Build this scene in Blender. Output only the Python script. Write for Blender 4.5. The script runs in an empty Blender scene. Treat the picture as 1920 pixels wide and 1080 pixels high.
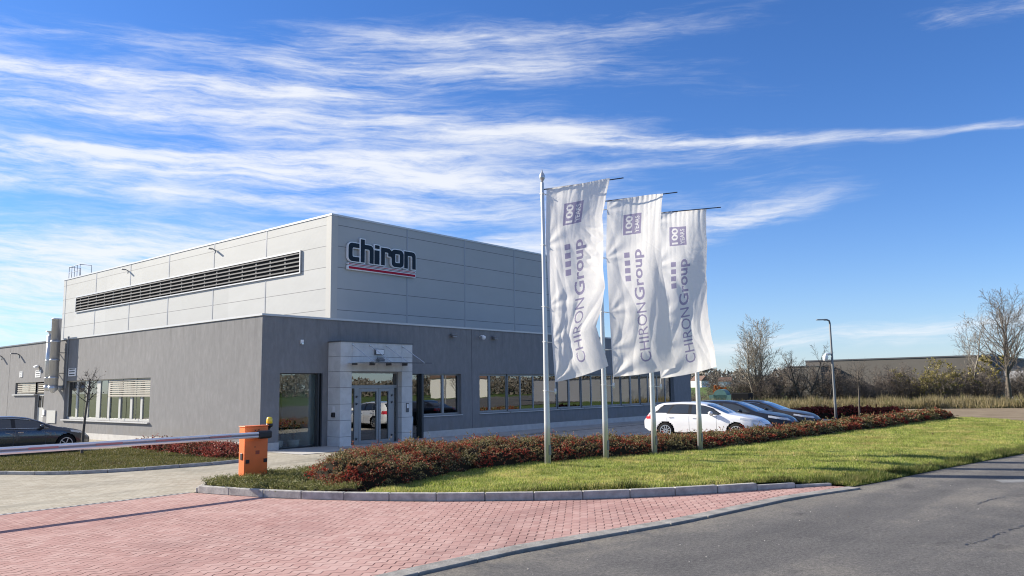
import bpy, bmesh, math, random
import numpy as np
from mathutils import Vector, Matrix, noise as mnoise

S = bpy.context.scene
COL = S.collection
R = math.radians
PI = math.pi

# ------------------------------------------------------------------ camera
CAM = Vector((-16.998, -26.994, 2.3))
YAW, PITCH, ROLL = 40.074, 7.194, -0.8565        # yaw from +X, degrees
cd = bpy.data.cameras.new('camera')
cam = bpy.data.objects.new('camera', cd)
COL.objects.link(cam)
cd.sensor_width = 36.0
cd.lens = 36.0 * 1471.0 / 1920.0
cd.clip_start, cd.clip_end = 0.1, 6000.0
rot = Matrix.Rotation(R(YAW - 90), 4, 'Z') @ Matrix.Rotation(R(90 + PITCH), 4, 'X') @ Matrix.Rotation(R(ROLL), 4, 'Z')
cam.matrix_world = Matrix.Translation(CAM) @ rot
S.camera = cam

# ------------------------------------------------------------------ light
SUN_EL = 26.5
SH = Vector((-0.395, 0.919, 0)).normalized()      # horizontal direction towards the sun
sun_dir = Vector((SH.x * math.cos(R(SUN_EL)), SH.y * math.cos(R(SUN_EL)), math.sin(R(SUN_EL))))
sd = bpy.data.lights.new('sun', 'SUN')
sd.energy = 4.2
sd.angle = R(0.53)
sd.color = (1.0, 0.905, 0.76)
so = bpy.data.objects.new('sun', sd)
COL.objects.link(so)
so.rotation_euler = sun_dir.to_track_quat('Z', 'Y').to_euler()

S.view_settings.view_transform = 'Standard'
S.view_settings.look = 'None'
S.view_settings.exposure = 1.3
S.view_settings.gamma = 1.0
S.view_settings.use_curve_mapping = False
S.cycles.use_denoising = True
S.cycles.filter_width = 1.1
S.cycles.sample_clamp_indirect = 6.0

W = bpy.data.worlds.new('World')
S.world = W
W.use_nodes = True


class NT:
    """small helper for node trees"""
    def __init__(self, tree):
        self.t = tree
        self.n = tree.nodes
        self.l = tree.links

    def node(self, typ, **kw):
        n = self.n.new(typ)
        for k, v in kw.items():
            setattr(n, k, v)
        return n

    def put(self, sock, v):
        if hasattr(v, 'is_linked') or isinstance(v, bpy.types.NodeSocket):
            self.l.new(v, sock)
        elif v is not None:
            sock.default_value = v

    def m(self, op, a, b=None, c=None, clamp=False):
        n = self.n.new('ShaderNodeMath')
        n.operation = op
        n.use_clamp = clamp
        self.put(n.inputs[0], a)
        if b is not None:
            self.put(n.inputs[1], b)
        if c is not None:
            self.put(n.inputs[2], c)
        return n.outputs[0]

    def ss(self, x, lo, hi):
        n = self.n.new('ShaderNodeMapRange')
        n.interpolation_type = 'SMOOTHSTEP'
        self.put(n.inputs[0], x)
        n.inputs[1].default_value = lo
        n.inputs[2].default_value = hi
        n.inputs[3].default_value = 0.0
        n.inputs[4].default_value = 1.0
        return n.outputs[0]

    def noise(self, vec, scale, detail=4, rough=0.5, dist=0.0):
        n = self.n.new('ShaderNodeTexNoise')
        if vec is not None:
            self.put(n.inputs['Vector'], vec)
        n.inputs['Scale'].default_value = scale
        n.inputs['Detail'].default_value = detail
        n.inputs['Roughness'].default_value = rough
        n.inputs['Distortion'].default_value = dist
        return n.outputs[0]

    def comb(self, x, y, z=0.0):
        n = self.n.new('ShaderNodeCombineXYZ')
        self.put(n.inputs[0], x)
        self.put(n.inputs[1], y)
        self.put(n.inputs[2], z)
        return n.outputs[0]

    def sep(self, v):
        n = self.n.new('ShaderNodeSeparateXYZ')
        self.put(n.inputs[0], v)
        return n.outputs

    def mix(self, fac, a, b, mode='MIX'):
        n = self.n.new('ShaderNodeMix')
        n.data_type = 'RGBA'
        n.blend_type = mode
        n.clamp_factor = True
        self.put(n.inputs[0], fac)
        self.put(n.inputs[6], a)
        self.put(n.inputs[7], b)
        return n.outputs[2]

    def ramp(self, fac, stops):
        n = self.n.new('ShaderNodeValToRGB')
        while len(n.color_ramp.elements) > len(stops):
            n.color_ramp.elements.remove(n.color_ramp.elements[-1])
        while len(n.color_ramp.elements) < len(stops):
            n.color_ramp.elements.new(0.5)
        for e, (p, c) in zip(n.color_ramp.elements, stops):
            e.position = p
            e.color = c
        self.put(n.inputs[0], fac)
        return n.outputs[0]


def c4(c):
    return (c[0], c[1], c[2], 1.0)


def build_world():
    t = NT(W.node_tree)
    bg = W.node_tree.nodes['Background']
    sky = t.node('ShaderNodeTexSky')
    sky.sky_type = 'NISHITA'
    sky.sun_disc = False
    sky.sun_elevation = R(SUN_EL)
    sky.sun_rotation = math.atan2(SH.x, SH.y)
    sky.altitude = 200
    sky.air_density = 1.0
    sky.dust_density = 0.12
    sky.ozone_density = 2.2
    hs = t.node('ShaderNodeHueSaturation')
    hs.inputs['Saturation'].default_value = 1.15
    hs.inputs['Value'].default_value = 1.0
    t.l.new(sky.outputs[0], hs.inputs['Color'])
    skyc = t.mix(1.0, hs.outputs[0], (0.45, 0.605, 0.88, 1), 'MULTIPLY')
    tc = t.node('ShaderNodeTexCoord')
    vr = t.node('ShaderNodeVectorRotate')
    vr.rotation_type = 'Z_AXIS'
    vr.inputs['Angle'].default_value = R(90 - YAW)
    t.l.new(tc.outputs['Generated'], vr.inputs['Vector'])
    x, y, z = t.sep(vr.outputs[0])
    a = t.m('ARCTAN2', x, y)
    a2 = t.m('MINIMUM', t.m('MULTIPLY', a, a), 1.0)
    hor = t.m('SQRT', t.m('ADD', t.m('MULTIPLY', x, x), t.m('MULTIPLY', y, y)))
    e = t.m('MULTIPLY', t.m('DIVIDE', z, t.m('MAXIMUM', hor, 0.05)), t.m('MULTIPLY_ADD', a2, 0.55, 1.0))
    a = t.m('MULTIPLY', a, t.m('MULTIPLY_ADD', a2, 0.36, 1.0))
    v = t.m('SUBTRACT', e, t.m('MULTIPLY', t.m('MINIMUM', a2, 0.8), 0.13))
    # wobble of the streak lines
    wob = t.noise(t.comb(t.m('MULTIPLY', a, 2.2), t.m('MULTIPLY', v, 7.0), 3.1), 1.0, 3, 0.5)
    wob2 = t.noise(t.comb(t.m('MULTIPLY', a, 9.0), t.m('MULTIPLY', v, 22.0), 8.1), 1.0, 3, 0.5)
    v0 = v
    v = t.m('ADD', v, t.m('ADD', t.m('MULTIPLY', t.m('SUBTRACT', wob, 0.5), 0.055), t.m('MULTIPLY', t.m('SUBTRACT', wob2, 0.5), 0.018)))
    n1 = t.noise(t.comb(t.m('MULTIPLY', a, 3.4), t.m('MULTIPLY', v, 36.0), 0.7), 1.0, 10, 0.64, 0.25)
    n2 = t.noise(t.comb(t.m('MULTIPLY', t.m('ADD', a, t.m('MULTIPLY', v0, 0.8)), 13.0), t.m('MULTIPLY', v, 105.0), 5.0), 1.0, 7, 0.68, 0.3)
    n3 = t.noise(t.comb(t.m('MULTIPLY', a, 5.0), t.m('MULTIPLY', e, 13.0), 9.0), 1.0, 7, 0.62, 0.6)
    streaks = [  # v centre, slope over a, sigma, a0, a1, fade, amount
        (0.382, 0.00, 0.013, -0.95, -0.20, 0.16, 0.62),
        (0.378, 0.03, 0.030, -0.95, -0.05, 0.20, 0.22),
        (0.414, 0.00, 0.018, -0.36, 0.10, 0.12, 0.40),
        (0.450, 0.02, 0.022, -0.95, -0.30, 0.15, 0.28),
        (0.470, 0.00, 0.018, -0.35, 0.05, 0.15, 0.18),
        (0.352, 0.03, 0.012, -0.75, -0.05, 0.2, 0.34),
        (0.302, 0.05, 0.011, -0.95, -0.06, 0.14, 0.52),
        (0.328, 0.02, 0.016, -0.40, 0.16, 0.12, 0.36),
        (0.262, -0.02, 0.015, -0.95, 0.10, 0.14, 0.54),
        (0.285, 0.02, 0.024, -0.50, 0.30, 0.16, 0.30),
        (0.325, -0.058, 0.010, 0.00, 0.74, 0.14, 0.54),
        (0.328, -0.070, 0.022, -0.05, 0.40, 0.14, 0.28),
        (0.226, -0.02, 0.013, -0.85, 0.05, 0.25, 0.40),
        (0.232, -0.02, 0.022, -0.25, 0.36, 0.14, 0.28),
        (0.158, 0.135, 0.020, 0.02, 0.44, 0.13, 0.62),
        (0.196, 0.02, 0.012, 0.05, 0.34, 0.10, 0.36),
        (0.182, 0.06, 0.030, -0.95, 0.06, 0.2, 0.62),
        (0.130, 0.05, 0.030, -0.95, 0.02, 0.2, 0.55),
        (0.075, 0.04, 0.018, -0.95, -0.2, 0.2, 0.62),
        (0.034, 0.00, 0.018, -0.95, 0.95, 0.2, 0.72),
        (0.446, 0.00, 0.020, 0.52, 0.95, 0.08, 0.46),
        (0.455, 0.00, 0.030, -0.30, 0.26, 0.16, 0.30),
        (0.475, 0.02, 0.022, -0.10, 0.50, 0.20, 0.22),
        (0.395, -0.06, 0.026, 0.05, 0.48, 0.20, 0.17),
        (0.425, -0.05, 0.020, 0.00, 0.30, 0.14, 0.20),
        (0.280, -0.03, 0.016, 0.15, 0.50, 0.14, 0.16),
        (0.247, 0.00, 0.008, 0.28, 0.42, 0.06, 0.30),
    ]
    cov = None
    for vc, sl, sg, a0, a1, fd, amt in streaks:
        d = t.m('SUBTRACT', v, t.m('MULTIPLY_ADD', a, sl, vc))
        d = t.m('DIVIDE', d, sg)
        g = t.m('EXPONENT', t.m('MULTIPLY', t.m('MULTIPLY', d, d), -1.0))
        win = t.m('MULTIPLY', t.ss(a, a0 - fd, a0 + fd), t.m('SUBTRACT', 1.0, t.ss(a, a1 - fd, a1 + fd)))
        g = t.m('MULTIPLY', t.m('MULTIPLY', g, win), amt)
        cov = g if cov is None else t.m('ADD', cov, g)
    # thin veil over the left half, thinning to the right
    veil = t.m('MULTIPLY', t.m('SUBTRACT', 1.0, t.ss(a, -0.30, 0.42)), t.m('SUBTRACT', 1.0, t.ss(e, 0.40, 0.54)))
    cov = t.m('MINIMUM', t.m('ADD', cov, t.m('MULTIPLY', veil, 0.38)), 1.0)
    fld = t.m('ADD', t.m('MULTIPLY', t.m('SUBTRACT', n1, 0.5), 0.95), t.m('MULTIPLY', t.m('SUBTRACT', n2, 0.5), 0.85))
    fld = t.m('ADD', fld, t.m('MULTIPLY', t.m('SUBTRACT', n3, 0.5), 0.55))
    dens = t.ss(t.m('ADD', t.m('MULTIPLY', fld, t.m('MULTIPLY_ADD', cov, 1.5, 0.30)), t.m('MULTIPLY', cov, 0.80)), 0.12, 1.15)
    dens = t.m('MULTIPLY', dens, t.ss(e, -0.01, 0.02))
    dens = t.m('MULTIPLY', dens, 0.88)
    # unseen cirrus overhead, added above the view to brighten and neutralise the shade
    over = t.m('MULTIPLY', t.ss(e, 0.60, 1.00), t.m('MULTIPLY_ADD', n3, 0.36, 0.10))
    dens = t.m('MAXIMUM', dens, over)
    # pale air close to the horizon
    hz = t.m('MULTIPLY', t.m('EXPONENT', t.m('MULTIPLY', t.m('ABSOLUTE', e), -13.0)), 0.62)
    skyc = t.mix(hz, skyc, (3.7, 4.1, 4.7, 1))
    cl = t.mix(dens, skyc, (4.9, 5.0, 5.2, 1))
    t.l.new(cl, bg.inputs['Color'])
    bg.inputs['Strength'].default_value = 0.08


build_world()

# ------------------------------------------------------------------ materials
MATS = {}


def newmat(name):
    m = bpy.data.materials.new(name)
    m.use_nodes = True
    t = NT(m.node_tree)
    b = m.node_tree.nodes['Principled BSDF']
    MATS[name] = m
    return m, t, b


def pos(t):
    return t.node('ShaderNodeNewGeometry').outputs['Position']


def simple(name, col, rough=0.5, metal=0.0, var=0.0, scale=6.0, bump=0.0, coat=0.0, spec=0.5):
    m, t, b = newmat(name)
    b.inputs['Base Color'].default_value = c4(col)
    b.inputs['Roughness'].default_value = rough
    b.inputs['Metallic'].default_value = metal
    b.inputs['Specular IOR Level'].default_value = 0.1 if (rough >= 0.85 and spec == 0.5) else spec
    if coat:
        b.inputs['Coat Weight'].default_value = coat
        b.inputs['Coat Roughness'].default_value = 0.03
    if var:
        n = t.noise(pos(t), scale, 5, 0.6)
        lo = tuple(max(0, c * (1 - var)) for c in col)
        hi = tuple(min(1, c * (1 + var)) for c in col)
        t.l.new(t.ramp(n, [(0.3, c4(lo)), (0.7, c4(hi))]), b.inputs['Base Color'])
    if bump:
        n = t.noise(pos(t), scale * 6, 4, 0.6)
        bp = t.node('ShaderNodeBump')
        bp.inputs['Strength'].default_value = bump
        bp.inputs['Distance'].default_value = 0.02
        t.l.new(n, bp.inputs['Height'])
        t.l.new(bp.outputs[0], b.inputs['Normal'])
    return m


def mat_plaster():
    m, t, b = newmat('grey_plaster')
    p = pos(t)
    x, y, z = t.sep(p)
    st = t.noise(t.comb(t.m('MULTIPLY', x, 4.5), t.m('MULTIPLY', y, 4.5), t.m('MULTIPLY', z, 1.7)), 1.0, 6, 0.7, 0.4)
    big = t.noise(p, 0.35, 3, 0.5)
    f = t.m('ADD', t.m('MULTIPLY', st, 0.8), t.m('MULTIPLY', big, 0.2))
    t.l.new(t.ramp(f, [(0.3, (0.192, 0.193, 0.198, 1)), (0.52, (0.224, 0.225, 0.230, 1)), (0.72, (0.268, 0.268, 0.272, 1))]), b.inputs['Base Color'])
    base = b.inputs['Base Color'].links[0].from_socket
    run = t.noise(t.comb(t.m('MULTIPLY', x, 3.2), t.m('MULTIPLY', y, 3.2), t.m('MULTIPLY', z, 0.18)), 1.0, 4, 0.7)
    topm = t.m('MULTIPLY', t.ss(z, 3.3, 5.2), t.ss(run, 0.50, 0.66))
    base = t.mix(t.m('MULTIPLY', topm, 0.32), base, (0.12, 0.12, 0.122, 1))
    spl = t.m('MULTIPLY', t.m('SUBTRACT', 1.0, t.ss(z, 0.35, 1.0)), t.ss(t.noise(p, 1.8, 5, 0.7), 0.36, 0.66))
    base = t.mix(t.m('MULTIPLY', spl, 0.40), base, (0.20, 0.185, 0.16, 1))
    t.l.new(base, b.inputs['Base Color'])
    b.inputs['Roughness'].default_value = 0.9
    b.inputs['Specular IOR Level'].default_value = 0.1
    fine = t.noise(t.comb(t.m('MULTIPLY', x, 30.0), t.m('MULTIPLY', y, 30.0), t.m('MULTIPLY', z, 14.0)), 1.0, 4, 0.6)
    bp = t.node('ShaderNodeBump')
    bp.inputs['Strength'].default_value = 0.35
    bp.inputs['Distance'].default_value = 0.010
    t.l.new(t.m('ADD', fine, t.m('MULTIPLY', st, 0.7)), bp.inputs['Height'])
    t.l.new(bp.outputs[0], b.inputs['Normal'])
    return m


def mat_cladding():
    m, t, b = newmat('metal_cladding')
    p = pos(t)
    x, y, z = t.sep(p)
    b.inputs['Roughness'].default_value = 0.62
    b.inputs['Specular IOR Level'].default_value = 0.25
    # horizontal seams every 1.17 m and a fine micro-profile
    zz = t.m('DIVIDE', t.m('SUBTRACT', z, 6.585), 1.165)
    fr = t.m('FRACT', zz)
    d = t.m('ABSOLUTE', t.m('SUBTRACT', fr, 0.5))
    seam = t.ss(d, 0.478, 0.492)
    cell = t.m('FLOOR', zz)
    colv = t.noise(t.comb(t.m('MULTIPLY', t.m('FLOOR', t.m('DIVIDE', x, 4.95)), 3.7), t.m('MULTIPLY', t.m('FLOOR', t.m('DIVIDE', y, 5.92)), 2.9), t.m('MULTIPLY', cell, 1.7)), 1.0, 0)
    oil = t.noise(t.comb(t.m('MULTIPLY', x, 0.5), t.m('MULTIPLY', y, 0.5), t.m('MULTIPLY', z, 1.3)), 1.0, 3, 0.5, 0.4)
    base = t.ramp(t.m('ADD', t.m('MULTIPLY', colv, 0.5), t.m('MULTIPLY', oil, 0.5)), [(0.25, (0.358, 0.370, 0.370, 1)), (0.75, (0.416, 0.430, 0.430, 1))])
    t.l.new(t.mix(seam, base, (0.15, 0.155, 0.165, 1)), b.inputs['Base Color'])
    rib = t.m('SINE', t.m('MULTIPLY', z, 2 * PI / 0.05))
    bp = t.node('ShaderNodeBump')
    bp.inputs['Strength'].default_value = 0.12
    bp.inputs['Distance'].default_value = 0.01
    t.l.new(t.m('ADD', t.m('MULTIPLY', rib, 0.5), t.m('MULTIPLY', oil, 6.0)), bp.inputs['Height'])
    t.l.new(bp.outputs[0], b.inputs['Normal'])
    return m


def mat_stone():
    m, t, b = newmat('portal_stone')
    p = pos(t)
    n = t.noise(p, 2.2, 6, 0.6, 0.5)
    n2 = t.noise(p, 26.0, 4, 0.6)
    f = t.m('ADD', t.m('MULTIPLY', n, 0.75), t.m('MULTIPLY', n2, 0.25))
    t.l.new(t.ramp(f, [(0.3, (0.50, 0.495, 0.48, 1)), (0.55, (0.62, 0.615, 0.60, 1)), (0.75, (0.70, 0.695, 0.68, 1))]), b.inputs['Base Color'])
    b.inputs['Roughness'].default_value = 0.7
    return m


def mat_glass(name, tint=(0.62, 0.7, 0.68), lo=0.17, ior=1.75):
    m, t, b = newmat(name)
    t.n.remove(b)
    out = [n for n in t.n if n.type == 'OUTPUT_MATERIAL'][0]
    tr = t.node('ShaderNodeBsdfTransparent')
    tr.inputs['Color'].default_value = c4(tint)
    gl = t.node('ShaderNodeBsdfGlossy')
    gl.inputs['Roughness'].default_value = 0.004
    gl.inputs['Color'].default_value = (0.95, 0.97, 0.97, 1)
    n = t.noise(pos(t), 0.9, 2, 0.5)
    bp = t.node('ShaderNodeBump')
    bp.inputs['Strength'].default_value = 0.05
    bp.inputs['Distance'].default_value = 0.02
    t.l.new(n, bp.inputs['Height'])
    t.l.new(bp.outputs[0], gl.inputs['Normal'])
    fr = t.node('ShaderNodeFresnel')
    fr.inputs['IOR'].default_value = ior
    fac = t.m('ADD', t.m('MULTIPLY', fr.outputs[0], 1.0), lo, clamp=True)
    mx = t.node('ShaderNodeMixShader')
    t.l.new(fac, mx.inputs[0])
    t.l.new(tr.outputs[0], mx.inputs[1])
    t.l.new(gl.outputs[0], mx.inputs[2])
    t.l.new(mx.outputs[0], out.inputs['Surface'])
    return m


def mat_asphalt():
    m, t, b = newmat('asphalt')
    p = pos(t)
    x, y, z = t.sep(p)
    g = t.noise(p, 55.0, 3, 0.75)
    g2 = t.noise(p, 190.0, 2, 0.7)
    # lighter dusty lanes along the road and big faint patches
    lane = t.noise(t.comb(t.m('MULTIPLY', x, 0.10), t.m('MULTIPLY', t.m('ADD', y, t.m('MULTIPLY', x, 0.12)), 0.62), 2.0), 1.0, 4, 0.55, 0.3)
    pat = t.noise(p, 0.8, 5, 0.65)
    base = t.ramp(t.m('ADD', t.m('MULTIPLY', lane, 0.6), t.m('MULTIPLY', pat, 0.4)), [(0.34, (0.086, 0.086, 0.089, 1)), (0.50, (0.128, 0.126, 0.125, 1)), (0.64, (0.200, 0.190, 0.173, 1))])
    edge = t.m('ADD', y, t.m('MULTIPLY_ADD', x, 0.155, 20.95))
    dst = t.m('MULTIPLY', t.ss(edge, -1.1, 0.15), t.ss(t.noise(p, 2.6, 5, 0.7, 0.5), 0.38, 0.62))
    base = t.mix(t.m('MULTIPLY', dst, 0.75), base, (0.235, 0.218, 0.185, 1))
    oil = t.ss(t.noise(p, 0.55, 4, 0.6, 0.8), 0.60, 0.70)
    base = t.mix(t.m('MULTIPLY', oil, 0.45), base, (0.055, 0.055, 0.058, 1))
    sp = t.ramp(t.m('ADD', t.m('MULTIPLY', g, 0.6), t.m('MULTIPLY', g2, 0.4)), [(0.36, (0.52, 0.52, 0.52, 1)), (0.5, (0.96, 0.96, 0.96, 1)), (0.66, (1.6, 1.57, 1.52, 1))])
    g3 = t.ramp(t.noise(p, 17.0, 3, 0.8), [(0.34, (0.72, 0.72, 0.72, 1)), (0.5, (1, 1, 1, 1)), (0.66, (1.32, 1.30, 1.26, 1))])
    base = t.mix(1.0, base, g3, 'MULTIPLY')
    t.l.new(t.mix(1.0, base, sp, 'MULTIPLY'), b.inputs['Base Color'])
    b.inputs['Roughness'].default_value = 0.92
    b.inputs['Specular IOR Level'].default_value = 0.12
    bp = t.node('ShaderNodeBump')
    bp.inputs['Strength'].default_value = 0.55
    bp.inputs['Distance'].default_value = 0.012
    t.l.new(t.m('ADD', g, g2), bp.inputs['Height'])
    t.l.new(bp.outputs[0], b.inputs['Normal'])
    return m


def mat_pavers(name, cols, joint, L, H, wave, var=1.0, jw=0.05, endj=0.55):
    """interlocking blocks: wavy long joints along X, short end joints staggered"""
    m, t, b = newmat(name)
    p = pos(t)
    x, y, z = t.sep(p)
    ph = t.m('MULTIPLY', x, 2 * PI / L)
    tri = t.m('MULTIPLY', t.m('ARCSINE', t.m('MULTIPLY', t.m('SINE', ph), 0.97)), 2 / PI)
    sq = t.m('MULTIPLY', t.m('ADD', tri, t.m('SINE', ph)), 0.5 * wave)
    wob = t.m('MULTIPLY', t.m('SUBTRACT', t.noise(p, 0.5, 2, 0.5), 0.5), 0.03)
    yy = t.m('DIVIDE', t.m('ADD', t.m('ADD', y, sq), wob), H)
    row = t.m('FLOOR', yy)
    fy = t.m('FRACT', yy)
    dj = t.m('MINIMUM', fy, t.m('SUBTRACT', 1.0, fy))
    xx = t.m('DIVIDE', t.m('ADD', x, t.m('MULTIPLY', t.m('MODULO', t.m('ADD', row, 2000.0), 2.0), L * 0.5)), L)
    colx = t.m('FLOOR', xx)
    fx = t.m('FRACT', xx)
    di = t.m('MINIMUM', fx, t.m('SUBTRACT', 1.0, fx))
    j1 = t.m('SUBTRACT', 1.0, t.ss(dj, jw * 0.35, jw * 1.15))
    j2 = t.m('MULTIPLY', t.m('SUBTRACT', 1.0, t.ss(di, jw * 0.25, jw * 0.8)), endj)
    jn = t.m('MAXIMUM', j1, j2)
    # joints are filled with sand here and there
    fill = t.ss(t.noise(p, 1.4, 4, 0.6), 0.30, 0.62)
    jn = t.m('MULTIPLY', jn, t.m('ADD', t.m('MULTIPLY', fill, 0.75), 0.25))
    rnd = t.node('ShaderNodeTexWhiteNoise')
    rnd.noise_dimensions = '2D'
    t.l.new(t.comb(colx, row), rnd.inputs['Vector'])
    big = t.noise(p, 0.32, 5, 0.6, 0.3)
    gr = t.noise(p, 60.0, 3, 0.7)
    f = t.m('ADD', t.m('MULTIPLY', rnd.outputs[0], 0.32 * var), t.m('ADD', t.m('MULTIPLY', big, 0.62), t.m('MULTIPLY', gr, 0.14)))
    base = t.ramp(f, [(0.28, c4(cols[0])), (0.52, c4(cols[1])), (0.75, c4(cols[2]))])
    # worn and stained areas: tyre lanes and spills
    st = t.noise(t.comb(t.m('MULTIPLY', x, 0.22), t.m('MULTIPLY', y, 0.55), 4.0), 1.0, 5, 0.65, 0.6)
    base = t.mix(t.m('MULTIPLY', t.ss(st, 0.48, 0.70), 0.50), base, (cols[0][0] * 0.62, cols[0][1] * 0.66, cols[0][2] * 0.70, 1))
    sp = t.ss(t.noise(p, 2.3, 3, 0.6), 0.66, 0.74)
    base = t.mix(t.m('MULTIPLY', sp, 0.35), base, (cols[0][0] * 0.5, cols[0][1] * 0.52, cols[0][2] * 0.55, 1))
    t.l.new(t.mix(jn, base, c4(joint)), b.inputs['Base Color'])
    b.inputs['Roughness'].default_value = 0.95
    b.inputs['Specular IOR Level'].default_value = 0.06
    bp = t.node('ShaderNodeBump')
    bp.inputs['Strength'].default_value = 0.6
    bp.inputs['Distance'].default_value = 0.012
    t.l.new(t.m('ADD', t.m('MULTIPLY', jn, -1.0), t.m('MULTIPLY', gr, 0.25)), bp.inputs['Height'])
    t.l.new(bp.outputs[0], b.inputs['Normal'])
    return m


def mat_ground(name, stops, s1=0.5, s2=9.0, rough=0.95, bump=0.4):
    m, t, b = newmat(name)
    p = pos(t)
    f = t.m('ADD', t.m('MULTIPLY', t.noise(p, s1, 5, 0.6, 0.4), 0.6), t.m('MULTIPLY', t.noise(p, s2, 4, 0.7), 0.4))
    t.l.new(t.ramp(f, [(q, c4(c)) for q, c in stops]), b.inputs['Base Color'])
    b.inputs['Roughness'].default_value = rough
    b.inputs['Specular IOR Level'].default_value = 0.15
    if bump:
        bp = t.node('ShaderNodeBump')
        bp.inputs['Strength'].default_value = bump
        bp.inputs['Distance'].default_value = 0.04
        t.l.new(t.noise(p, s2 * 2, 4, 0.7), bp.inputs['Height'])
        t.l.new(bp.outputs[0], b.inputs['Normal'])
    return m


def mat_leaf(name, stops, patch=None, patch_scale=0.8, thr=(0.5, 0.62), transl=0.35, tone=None):
    """leaf colours vary leaf by leaf; 'patch' mixes in a second colour in drifts"""
    m, t, b = newmat(name)
    out = [n for n in t.n if n.type == 'OUTPUT_MATERIAL'][0]
    g = t.node('ShaderNodeNewGeometry')
    rnd = g.outputs['Random Per Island']
    col = t.ramp(rnd, [(q, c4(c)) for q, c in stops])
    if patch:
        n = t.noise(g.outputs['Position'], patch_scale, 4, 0.6)
        jit = t.m('MULTIPLY', t.m('SUBTRACT', t.m('FRACT', t.m('MULTIPLY', rnd, 37.3)), 0.5), 0.22)
        f = t.ss(t.m('ADD', n, jit), thr[0], thr[1])
        pc = t.ramp(t.m('FRACT', t.m('MULTIPLY', rnd, 17.7)), [(q, c4(c)) for q, c in patch])
        col = t.mix(f, col, pc)
    if tone:
        n1 = t.noise(g.outputs['Position'], tone[0], 5, 0.65, 0.5)
        col = t.mix(1.0, col, t.ramp(n1, [(0.34, (tone[1], tone[1], tone[1] * 0.9, 1)), (0.64, (tone[2], tone[2] * 0.97, tone[2], 1))]), 'MULTIPLY')
    t.l.new(col, b.inputs['Base Color'])
    b.inputs['Roughness'].default_value = 0.55
    b.inputs['Specular IOR Level'].default_value = 0.25
    tr = t.node('ShaderNodeBsdfTranslucent')
    t.l.new(col, tr.inputs['Color'])
    mx = t.node('ShaderNodeMixShader')
    mx.inputs[0].default_value = transl
    t.l.new(b.outputs[0], mx.inputs[1])
    t.l.new(tr.outputs[0], mx.inputs[2])
    t.l.new(mx.outputs[0], out.inputs['Surface'])
    return m


def mat_cloth(name, col, tcol, k=0.5):
    m, t, b = newmat(name)
    out = [n for n in t.n if n.type == 'OUTPUT_MATERIAL'][0]
    b.inputs['Base Color'].default_value = c4(col)
    b.inputs['Roughness'].default_value = 0.45
    b.inputs['Specular IOR Level'].default_value = 0.4
    tr = t.node('ShaderNodeBsdfTranslucent')
    tr.inputs['Color'].default_value = c4(tcol)
    mx = t.node('ShaderNodeMixShader')
    mx.inputs[0].default_value = k
    t.l.new(b.outputs[0], mx.inputs[1])
    t.l.new(tr.outputs[0], mx.inputs[2])
    t.l.new(mx.outputs[0], out.inputs['Surface'])
    n = t.noise(pos(t), 5.0, 4, 0.6, 0.8)
    bp = t.node('ShaderNodeBump')
    bp.inputs['Strength'].default_value = 0.15
    bp.inputs['Distance'].default_value = 0.05
    t.l.new(n, bp.inputs['Height'])
    t.l.new(bp.outputs[0], b.inputs['Normal'])
    t.l.new(bp.outputs[0], tr.inputs['Normal'])
    return m


def mat_bark(name, lo, hi, scale=9.0):
    m, t, b = newmat(name)
    p = pos(t)
    x, y, z = t.sep(p)
    n = t.noise(t.comb(x, y, t.m('MULTIPLY', z, 0.3)), scale, 4, 0.7)
    t.l.new(t.ramp(n, [(0.35, c4(lo)), (0.65, c4(hi))]), b.inputs['Base Color'])
    b.inputs['Roughness'].default_value = 0.9
    return m


PLASTER = mat_plaster()
CLAD = mat_cladding()
STONE = mat_stone()
GLASS = mat_glass('window_glass')
LOBBY = mat_glass('lobby_glass', (0.93, 0.97, 0.96), 0.06, 1.5)
CANOPYG = mat_glass('canopy_glass', (0.80, 0.86, 0.86), 0.05, 1.5)
ASPH = mat_asphalt()
RED = mat_pavers('red_pavers', [(0.350, 0.206, 0.188), (0.415, 0.268, 0.244), (0.470, 0.332, 0.303)], (0.085, 0.048, 0.044), 0.235, 0.165, 0.040, 0.8, 0.085, 0.22)
BEIGE = mat_pavers('beige_pavers', [(0.30, 0.275, 0.220), (0.365, 0.338, 0.277), (0.42, 0.395, 0.33)], (0.17, 0.152, 0.122), 0.235, 0.165, 0.03, 1.0, 0.06)
GREYP = mat_pavers('grey_pavers', [(0.36, 0.325, 0.275), (0.44, 0.40, 0.345), (0.50, 0.465, 0.41)], (0.18, 0.165, 0.14), 0.2, 0.1, 0.0, 1.5, 0.06)
SLAB = mat_pavers('walkway_slabs', [(0.36, 0.35, 0.33), (0.43, 0.42, 0.40), (0.48, 0.47, 0.45)], (0.2, 0.195, 0.18), 0.8, 0.6, 0.0, 1.0, 0.015)
CONC = simple('kerb_concrete', (0.38, 0.37, 0.35), 0.9, var=0.28, scale=5.0, bump=0.3)
PLINTH = simple('plinth_render', (0.50, 0.49, 0.47), 0.9, var=0.1, scale=3.0, bump=0.15)
COPING = simple('coping_metal', (0.50, 0.50, 0.50), 0.4, 0.2)
DARKCOP = simple('dark_coping', (0.10, 0.105, 0.115), 0.45, 0.2)
FRAME = simple('window_frame_grey', (0.26, 0.27, 0.28), 0.4, 0.3)
DFRAME = simple('dark_frame', (0.055, 0.06, 0.065), 0.4, 0.3)
PALEFR = simple('pale_frame', (0.46, 0.46, 0.44), 0.45, 0.1)
JOINT = simple('joint_trim', (0.30, 0.305, 0.32), 0.4, 0.2)
SEAL = simple('joint_seal', (0.10, 0.10, 0.105), 0.9)
BLIND = simple('blind_slats', (0.34, 0.325, 0.29), 0.85, spec=0.1)
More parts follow.
